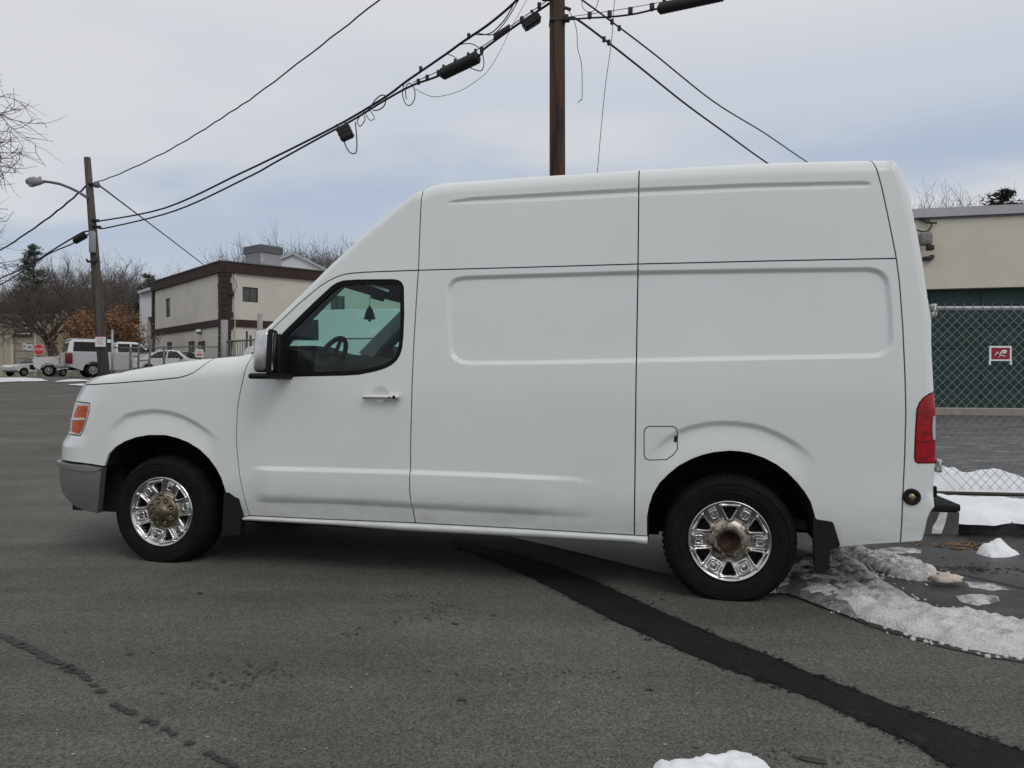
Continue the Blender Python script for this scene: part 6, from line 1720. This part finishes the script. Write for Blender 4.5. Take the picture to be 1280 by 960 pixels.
for top, k, rz, wd, lab in (
        ((-37.617, 74.0, 14.6), 'b', 1.1, 1.0, 'tallest bare tree just right of the leaning pole, above the rusty leaves'),
        ((-46.2, 84.0, 15.615), 'c', 2.2, 1.0, 'bare tree directly behind the leaning pole'),
        ((-47.1, 72.0, 11.615), 'c', 4.0, 1.1, 'bare tree at the edge of the view behind the beige building'),
        ((-52.708, 92.0, 16.407), 'b', 3.1, 1.0, 'bare tree between the evergreen and the leaning pole'),
        ((-44.658, 92.0, 16.023), 'b', 5.0, 1.0, 'bare tree whose twigs rise over the white annex of the office'),
        ((-57.225, 84.0, 12.727), 'a', 5.2, 1.1, 'bare tree cut off by the edge of the view beyond the beige building'),
        ((-52.5, 100.0, 14.911), 'c', 3.3, 1.3, 'low bare tree far behind the rusty oak')):
    T_(k, top, rz, lab, None, wd)
for top, k, rz, wd, lab in (
        ((-34.0, 96.0, 18.065), 'b', .5, 1.0, 'bare tree over the office roof, left of the air conditioner'),
        ((-29.517, 92.0, 18.994), 'c', 1.8, .9, 'bare tree directly behind the air conditioner on the office roof'),
        ((-25.688, 90.0, 19.171), 'b', 3.0, .9, 'tallest bare tree behind the gabled white shed'),
        ((-24.2, 96.0, 20.265), 'c', 4.4, .9, 'bare tree between the gabled shed and the van windscreen'),
        ((-21.15, 94.0, 19.282), 'a', 2.0, .8, 'bare tree touching the sloping front of the big van roof'),
        ((-37.292, 100.0, 17.723), 'c', 5.5, .9, 'low bare tree over the brown corner of the office roof')):
    T_(k, top, rz, lab, None, wd)
for top, k, rz, wd, lab in (
        ((35.65, 62.0, 17.863), 'b', .2, .9, 'tallest bare tree over the cream warehouse roof'),
        ((34.8, 64.0, 17.798), 'c', 2.2, .8, 'bare tree over the warehouse roof next to the rear of the big van'),
        ((39.875, 66.0, 18.246), 'c', 4.1, .85, 'bare tree over the warehouse roof beside the small evergreen')):
    T_(k, top, rz, lab, None, wd)
T_('p', (38.312, 60.0, 16.328), 3.0, 'top of a small dark evergreen over the cream warehouse roof', None, 1.2)
T_('g', (-25.9, 20.0, 17.5), 2.4, 'bare tree at the edge of the view whose twigs hang high above the street lamp', None, 1.0)

# ------------------------------------------------------------------ parked vehicles in the distance
WPAINT = mat('white_car_paint', (0.66, 0.67, 0.68), 0.3, coat=.5, var=.04)
SILVER = mat('silver_paint', (0.50, 0.51, 0.53), 0.32, metal=.25, coat=.5, var=.05)
def car_wheel(parent, x, y, r, w=0.22):
    sgn_ = -1 if y < 0 else 1
    mb = MB(); mb.lathe([(.6 * r, .02), (.75 * r, -.01), (.93 * r, .0), (r, .05), (r, w - .05), (.93 * r, w), (.6 * r, w - .02), (.0, w - .02)], 22, 'y'); t = mb.build('wheel', RUBBER, parent)
    t.location = (x, y, r); t.rotation_euler = (0, 0, 0 if sgn_ < 0 else math.pi)
    mb = MB(); mb.lathe([(.0, .01), (.2 * r, .0), (.3 * r, .03), (.5 * r, .045), (.6 * r, .01), (.62 * r, .03)], 18, 'y'); mb.build('rim', mat('alloy', (.30, .30, .31), .35, metal=.8), t)
    for k in range(6):
        q = k * math.pi / 3
        mb = MB(); mb.tube([(.2 * r * math.cos(q), .005, .2 * r * math.sin(q)), (.58 * r * math.cos(q), .012, .58 * r * math.sin(q))], .035, 4); mb.build('spoke', mat('alloy', (.5, .5, .52), .3), t)
def body_prism(name, prof, hw, m, parent, inset_top=0.0, ztop=None, zbelt=None, r=.05):
    """side profile extruded across the width; above zbelt the sides lean in"""
    mb = MB().prism(prof, -hw, hw)
    if inset_top:
        def sh(p):
            x, y, z = p
            k = max(0, min(1, (z - zbelt) / (ztop - zbelt)))
            return (x, y * (1 - inset_top * k / hw), z)
        mb.v = [sh(p) for p in mb.v]
    o = mb.build(name, m, parent)
    if r:
        bv = o.modifiers.new('bevel', 'BEVEL'); bv.width = r; bv.segments = 2; bv.limit_method = 'ANGLE'; bv.angle_limit = R(35)
    return o
def side_pane(name, poly, hw, inset_top, zbelt, ztop, m, parent, sides=(-1, 1), proud=.012):
    for sg_ in sides:
        mb = MB()
        vs = []
        for x, z in poly:
            k = max(0, min(1, (z - zbelt) / (ztop - zbelt)))
            vs.append((x, sg_ * (hw - inset_top * k + proud), z))
        mb.add(vs, [tuple(range(len(vs)))]); mb.build(name, m, parent)

def pickup(loc, rz):
    t = empty('pickup_truck', loc, rz, 'silver white pickup truck with a white cargo cap, parked tail on behind the leaning pole', 'pickup truck')
    hw = 1.0
    arch = lambda cx, r_: [(cx - r_ * math.cos(q), .36 + r_ * math.sin(q)) for q in [math.pi * k / 10 for k in range(11)]]
    body = [(-2.95, .62), (-2.98, 1.28), (-2.9, 1.34), (.9, 1.36), (1.25, 1.34), (2.6, 1.24), (2.78, 1.1), (2.82, .6), (2.7, .5)] + arch(1.95, .5)[::-1] + [(.9, .48)] + arch(-1.65, .5)[::-1] + [(-2.7, .55)]
    body_prism('body', body, hw, SILVER, t, r=.04)
    cab = [(-.55, 1.34), (-.5, 1.93), (-.3, 2.0), (.55, 1.99), (.75, 1.93), (1.5, 1.34)]
    body_prism('cab', cab, hw - .03, WPAINT, t, .2, 2.0, 1.34, .05)
    side_pane('side_window', [(-.42, 1.40), (-.38, 1.88), (.22, 1.88), (.22, 1.40)], hw - .03, .2, 1.34, 2.0, DGLASS, t)
    side_pane('side_window', [(.30, 1.40), (.30, 1.88), (.66, 1.86), (1.25, 1.40)], hw - .03, .2, 1.34, 2.0, DGLASS, t)
    MB().add([(.80, -.72, 1.90), (.80, .72, 1.90), (1.50, .85, 1.40), (1.50, -.85, 1.40)], [(0, 1, 2, 3)]).build('windshield', DGLASS, t)
    capp = [(-2.9, 1.345), (-2.75, 1.95), (-2.6, 2.04), (-.58, 2.04), (-.56, 1.345)]
    body_prism('cargo_cap', capp, hw - .03, WPAINT, t, .14, 2.04, 1.34, .06)
    side_pane('cap_window', [(-2.62, 1.40), (-2.56, 1.93), (-.68, 1.93), (-.68, 1.40)], hw - .03, .14, 1.34, 2.04, DGLASS, t)
    MB().add([(-2.915, -.8, 1.40), (-2.915, .8, 1.40), (-2.80, .72, 1.86), (-2.80, -.72, 1.86)], [(0, 1, 2, 3)]).build('cap_rear_window', DGLASS, t)
    mb = MB(); mb.rbox((-2.72, -.78, 2.045), (-.7, .78, 2.10), .03); mb.build('roof_snow', SNOW, t)
    for sg_ in (-1, 1):
        mb = MB(); mb.rbox((-3.01, sg_ * .99 - .16, .74), (-2.66, sg_ * .99 + .05 * sg_ + .11, 1.30), .05, 3); mb.build('tail_light', mat('dim_red_lens', (.15, .008, .02), .3, var=.3, vscale=9), t)
        mb = MB(); mb.rbox((1.05, sg_ * 1.05 - .02, 1.38), (1.2, sg_ * 1.05 + sg_ * .2 + (.02 if sg_ > 0 else -.02), 1.62), .03) if sg_ > 0 else mb.rbox((1.05, -1.27, 1.38), (1.2, -1.03, 1.62), .03); mb.build('side_mirror', BLACKP, t)
        mb = MB(); mb.rbox((2.70, sg_ * .78 - .16, .85), (2.84, sg_ * .78 + .16, 1.1), .03); mb.build('headlight', CLEARL, t)
        mb = MB(); mb.box((.38, sg_ * 1.012 - .01, 1.16), (.58, sg_ * 1.012 + .01, 1.2)); mb.build('door_handle', BLACKP, t)
    mb = MB(); mb.rbox((-3.18, -.95, .48), (-2.96, .95, .70), .04); mb.build('rear_bumper', STEELC, t)
    mb = MB(); mb.rbox((2.74, -.97, .45), (2.95, .97, .72), .05); mb.build('front_bumper', CHROME, t)
    mb = MB(); mb.box((-3.0, -.83, .74), (-2.985, .83, 1.3)); mb.build('tailgate', SILVER, t)
    mb = MB(); mb.box((-2.6, -.8, .42), (2.6, .8, .56)); mb.build('chassis', DARK, t)
    for x in (1.95, -1.65):
        for y in (-.98, .98): car_wheel(t, x, y, .37, .26)
    return t
def grounded(p, tilt=0): return (p[0], p[1], GH(p[0], p[1]))
pk_at = (-22.321, 44.0, 1.54)
pickup((pk_at[0], pk_at[1], GH(pk_at[0], pk_at[1])), R(38))

def white_truck(loc, rz):
    t = empty('work_truck', loc, rz, 'white flat nosed work truck with a black bumper, partly hidden by the capped pickup', 'truck')
    hw = 1.0
    arch = lambda cx, r_: [(cx + r_ * math.cos(q), .38 + r_ * math.sin(q)) for q in [math.pi * k / 10 for k in range(11)]]
    body = [(2.55, .62), (2.60, 1.02), (2.5, 1.20), (1.3, 1.30), (1.15, 1.34), (-2.5, 1.34), (-2.6, .6), (-2.2, .5)] + arch(-1.6, .5)[::-1] + [(.9, .48)] + arch(1.75, .46)[::-1] + [(2.4, .5)]
    body_prism('body', body, hw, WPAINT, t, r=.05)
    cab = [(1.25, 1.33), (.65, 1.86), (.4, 1.92), (-1.0, 1.92), (-1.25, 1.33)]
    body_prism('cab', cab, hw - .03, WPAINT, t, .16, 1.92, 1.34, .05)
    side_pane('side_window', [(1.0, 1.38), (.55, 1.80), (.0, 1.82), (.0, 1.38)], hw - .03, .16, 1.34, 1.92, DGLASS, t)
    side_pane('side_window', [(-.1, 1.38), (-.1, 1.82), (-.9, 1.82), (-1.1, 1.38)], hw - .03, .16, 1.34, 1.92, DGLASS, t)
    MB().add([(.72, -.7, 1.83), (.72, .7, 1.83), (1.27, .82, 1.36), (1.27, -.82, 1.36)], [(0, 1, 2, 3)]).build('windshield', DGLASS, t)
    for sg_ in (-1, 1):
        mb = MB(); mb.rbox((2.48, sg_ * .8 - .15, .88), (2.63, sg_ * .8 + .15, 1.1), .03); mb.build('headlight', CLEARL, t)
        mb = MB(); mb.rbox((.85, sg_ * 1.12 - .1, 1.3), (.98, sg_ * 1.12 + .1, 1.58), .03); mb.build('side_mirror', BLACKP, t)
    mb = MB(); mb.rbox((2.52, -.98, .45), (2.78, .98, .75), .05); mb.build('front_bumper', BLACKP, t)
    mb = MB(); mb.box((2.585, -.6, .8), (2.615, .6, 1.12)); gr = mb.build('grille', BLACKP, t)
    mb = MB(); mb.box((-2.2, -.8, .42), (2.4, .8, .56)); mb.build('chassis', DARK, t)
    for x in (1.75, -1.6):
        for y in (-.98, .98): car_wheel(t, x, y, .37, .27)
    return t
wp = (-28.406, 50.5, 1.423)
white_truck((wp[0], wp[1], GH(wp[0], wp[1])), R(180 + 30))
def sedan(loc, rz, label, cat='car'):
    t = empty('parked_car', loc, rz, label, cat)
    hw = .88
    arch = lambda cx, r_: [(cx + r_ * math.cos(q), .30 + r_ * math.sin(q)) for q in [math.pi * k / 8 for k in range(9)]]
    body = [(2.2, .42), (2.28, .68), (2.1, .82), (1.0, .95), (-1.75, .98), (-2.25, .92), (-2.3, .45), (-1.9, .35)] + arch(-1.35, .37)[::-1] + [(.8, .32)] + arch(1.62, .34)[::-1] + [(2.02, .35)]
    body_prism('body', body, hw, WPAINT, t, r=.05)
    cab = [(1.0, .94), (.3, 1.38), (-.1, 1.45), (-.95, 1.42), (-1.75, .97)]
    body_prism('cabin', cab, hw - .03, WPAINT, t, .2, 1.45, .95, .05)
    side_pane('side_window', [(.75, .98), (.22, 1.34), (-.25, 1.38), (-.25, .98)], hw - .03, .2, .95, 1.45, DGLASS, t)
    side_pane('side_window', [(-.33, .98), (-.33, 1.38), (-.85, 1.35), (-1.4, .98)], hw - .03, .2, .95, 1.45, DGLASS, t)
    MB().add([(.36, -.6, 1.37), (.36, .6, 1.37), (1.02, .74, .97), (1.02, -.74, .97)], [(0, 1, 2, 3)]).build('windshield', DGLASS, t)
    for sg_ in (-1, 1):
        mb = MB(); mb.rbox((2.05, sg_ * .65 - .16, .62), (2.27, sg_ * .65 + .16, .76), .03); mb.build('headlight', CLEARL, t)
        mb = MB(); mb.rbox((.55, sg_ * .95 - .09, .92), (.68, sg_ * .95 + .09, 1.06), .03); mb.build('side_mirror', BLACKP, t)
    for x in (1.62, -1.35):
        for y in (-.86, .86): car_wheel(t, x, y, .28, .2)
    return t
cp_ = (-35.15, 57.0, 1.265)
sedan((cp_[0], cp_[1], GH(cp_[0], cp_[1]) - .0), R(180 + 66), 'little white car seen behind the nose of the white work truck')
cp_ = (-19.067, 44.0, 1.861)
sedan((cp_[0], cp_[1], GH(cp_[0], cp_[1]) + .1), R(-5), 'white saloon car standing behind the pickup and the wire fence')

# white van seen through the cab windows of the near van
def low_van(loc, rz):
    t = empty('parked_van', loc, rz, 'white van standing in the yard, seen through the cab windows of the big van', 'van')
    hw = 1.0
    body = [(-2.6, .5), (-2.62, 1.5), (-2.55, 2.35), (-2.4, 2.45), (-.1, 2.45), (.5, 2.42), (.9, 2.3), (1.75, 1.55), (2.6, 1.35), (2.75, 1.1), (2.75, .5)]
    body_prism('body', body[::-1], hw, WPAINT, t, .13, 2.45, 1.5, .08)
    side_pane('side_window', [(.35, 1.55), (.4, 2.16), (.95, 2.12), (1.55, 1.55)], hw, .13, 1.5, 2.45, DGLASS, t)
    MB().add([(.97, -.72, 2.26), (.97, .72, 2.26), (1.74, .85, 1.60), (1.74, -.85, 1.60)], [(0, 1, 2, 3)]).build('windshield', DGLASS, t)
    for sg_ in (-1, 1):
        mb = MB(); mb.rbox((1.2, sg_ * 1.13 - .1, 1.5), (1.34, sg_ * 1.13 + .1, 1.85), .03); mb.build('side_mirror', BLACKP, t)
        mb = MB(); mb.box((-.02, sg_ * 1.0 - .012, 1.2), (.0, sg_ * 1.0 + .012, 1.52)); mb.box((-2.0, sg_ * 1.0 - .012, 1.58), (-.1, sg_ * 1.0 + .012, 1.6)); mb.build('door_seam', GAPM, t)
    for x in (1.75, -1.55):
        for y in (-.98, .98): car_wheel(t, x, y, .38, .24)
    return t
lv = (-5.19, 23.5, 2.146)
low_van((lv[0], lv[1], GH(lv[0], lv[1]) - .08), R(180 - 8))

# ------------------------------------------------------------------ stop sign, yard fence beyond the van bonnet
so = (-33.272, 54.0, 3.459)
ss = empty('stop_sign', (so[0], so[1], GH(so[0], so[1])), 0, 'red octagonal stop sign by the snowy road edge', 'stop sign')
zc = so[2] - GH(so[0], so[1])
def octo(r_): return [(r_ * math.cos(math.pi / 8 + k * math.pi / 4), zc + r_ * math.sin(math.pi / 8 + k * math.pi / 4)) for k in range(8)]
mb = MB().prism(octo(.41), -.01, .01); pl = mb.build('border', SIGNW, ss)
mb = MB().prism(octo(.385), -.016, -.012); mb.build('red_face', mat('stop_red', (.55, .03, .03), .5, var=.05), ss)
text_obj('lettering', 'STOP', .30, SIGNW, ss, (0, -.022, zc), (R(90), 0, 0), sx=.95)
mb = MB(); mb.box((-.05, .012, -.2), (.05, .07, zc + .3)); mb.build('post', GALVD, ss)
def thin_post(top, y, r, label, group=None, m=GALVD, cat='fence post'):
    x = top[0]; g = GH(x, top[1])
    mb = MB(); mb.tube([(0, 0, -.3), (0, 0, top[2] - g)], r, 8)
    o = mb.build('fence_post', m); o.location = (x, top[1], g)
    tag(o, label, cat, group); return o
yf = empty('yard_fence', (-15, 34.5, 1.5), 0, 'low wire fence running past the pickup to the brown cornered office', 'fence')
invy = Matrix.Translation((15, -34.5, -1.5))
YF = [(-17.708, 34.0, 2.752), (-16.993, 34.2, 2.726), (-15.859, 35.0, 2.796), (-14.625, 36.0, 2.877), (-13.649, 36.5, 2.862)]
for p in YF[1:]:
    mb = MB(); mb.tube([(p[0], p[1], GH(p[0], p[1]) - .2), (p[0], p[1], p[2] + .05)], .05, 6); under(mb.build('post', GALVD, None), yf, invy)
p = YF[0]
mb = MB(); t_ = (-17.691, 34.0, 3.532); mb.tube([(p[0], p[1], GH(p[0], p[1]) - .2), t_], .05, 6); under(mb.build('post', GALV, None), yf, invy)
mb = MB(); mb.tube(YF, .028, 5); under(mb.build('top_rail', GALVD, None), yf, invy)
mb = MB()
for i in range(len(YF) - 1):
    a, b = Vector(YF[i]), Vector(YF[i + 1])
    L_ = (b - a).length
    n = int(L_ / .16)
    for k in range(-12, n):
        for f in (1, -1):
            x0, x1 = (k * .16, k * .16 + 1.9)
            z0_, z1_ = (0, -1.9) if f > 0 else (-1.9, 0)
            c0, c1 = max(0, x0), min(L_, x1)
            if c1 - c0 < .1: continue
            za = z0_ + (z1_ - z0_) * (c0 - x0) / 1.9; zb = z0_ + (z1_ - z0_) * (c1 - x0) / 1.9
            mb.tube([a.lerp(b, c0 / L_) + Vector((0, .01 * f, za)), a.lerp(b, c1 / L_) + Vector((0, .01 * f, zb))], .006, 3, cap=False)
under(mb.build('wire_mesh', WIRE, None), yf, invy)
# ladder rack lying against the fence by the pickup
lr_ = empty('ladder_frame', (-16.579, 34.6, 1.481), 0, 'leaning grey ladder frame in front of the pickup cab', 'ladder')
off = Vector(lr_.location)
for a, b in (((-16.795, 34.6, 2.959), (-16.721, 34.3, 1.408)), ((-16.237, 34.6, 3.139), (-16.275, 34.3, 1.408))):
    mb = MB(); mb.tube([Vector(a) - off, Vector(b) - off], .045, 6); mb.build('rail', GALVD, lr_)
for py in (433, 442, 451, 460, 468):
    mb = MB(); mb.tube([Vector(P3) - off for P3 in (lambda t: (Vector((-16.795, 34.6, 2.959)).lerp(Vector((-16.721, 34.3, 1.408)), t), Vector((-16.237, 34.6, 3.031)).lerp(Vector((-16.275, 34.3, 1.408)), t)))((py - 429) / 43)], .025, 5); mb.build('rung', GALVD, lr_)
# grey gate posts and gate by the office corner
for top, r_, lab in (((-13.631, 36.4, 4.147), .17, 'thick grey gate post in front of the brown office corner'), ((-11.944, 36.4, 4.45), .13, 'thinner grey gate post beside the chrome mirror of the big van')):
    o = thin_post(top, 0, r_, lab, None, GREYB, 'gate post')
    o.name = 'gate_post'
gt = empty('yard_gate', (-12.781, 36.3, 2.626), 0, 'grey barred steel gate between the two gate posts', 'gate')
off = Vector(gt.location)
for a, b in (((-13.461, 36.3, 3.118), (-11.987, 36.3, 3.231)), ((-13.461, 36.3, 2.399), (-11.987, 36.3, 2.475)), ((-13.461, 36.3, 1.794), (-11.987, 36.3, 1.794))):
    mb = MB(); mb.tube([Vector(a) - off, Vector(b) - off], .05, 6); mb.build('rail', GALVD, gt)
for k in range(13):
    px = 285 + k * 3.0
    a = Vector((-13.423, 36.3, 3.118)).lerp(Vector((-12.062, 36.3, 3.212)), k / 12); b = Vector((-13.423, 36.3, 1.794)).lerp(Vector((-12.062, 36.3, 1.794)), k / 12)
    mb = MB(); mb.tube([a - off, b - off], .024, 5); mb.build('bar', GALVD, gt)
for k, (tp_, bt_) in enumerate((((-12.742, 36.9, 3.648), (-12.742, 36.9, 2.264)), ((-12.569, 36.9, 3.456), (-12.569, 36.9, 2.264)))):
    mb = MB(); mb.tube([tp_, bt_], .05, 6)
    tag(mb.build('pipe_post', BLACKM), ['taller dark pipe standing behind the yard gate', 'shorter dark pipe standing behind the yard gate'][k], 'pipe')
ns = empty('yard_sign', (-14.481, 35.6, 2.563), 0, 'white and red notice board on the wire fence before the office', 'sign')
mb = MB(); mb.box((-.19, -.02, -.2), (.17, .02, .16)); mb.build('board', SIGNW, ns)
mb = MB(); mb.box((-.14, -.026, -.12), (.12, -.021, -.05)); mb.box((-.12, -.026, .02), (.1, -.021, .06)); mb.build('red_print', SIGNR, ns)

for o in list(C.objects):
    if o.type == 'MESH' and o.parent is None and 'label' not in o and 'kind' not in o:
        o['kind'] = 'structure'
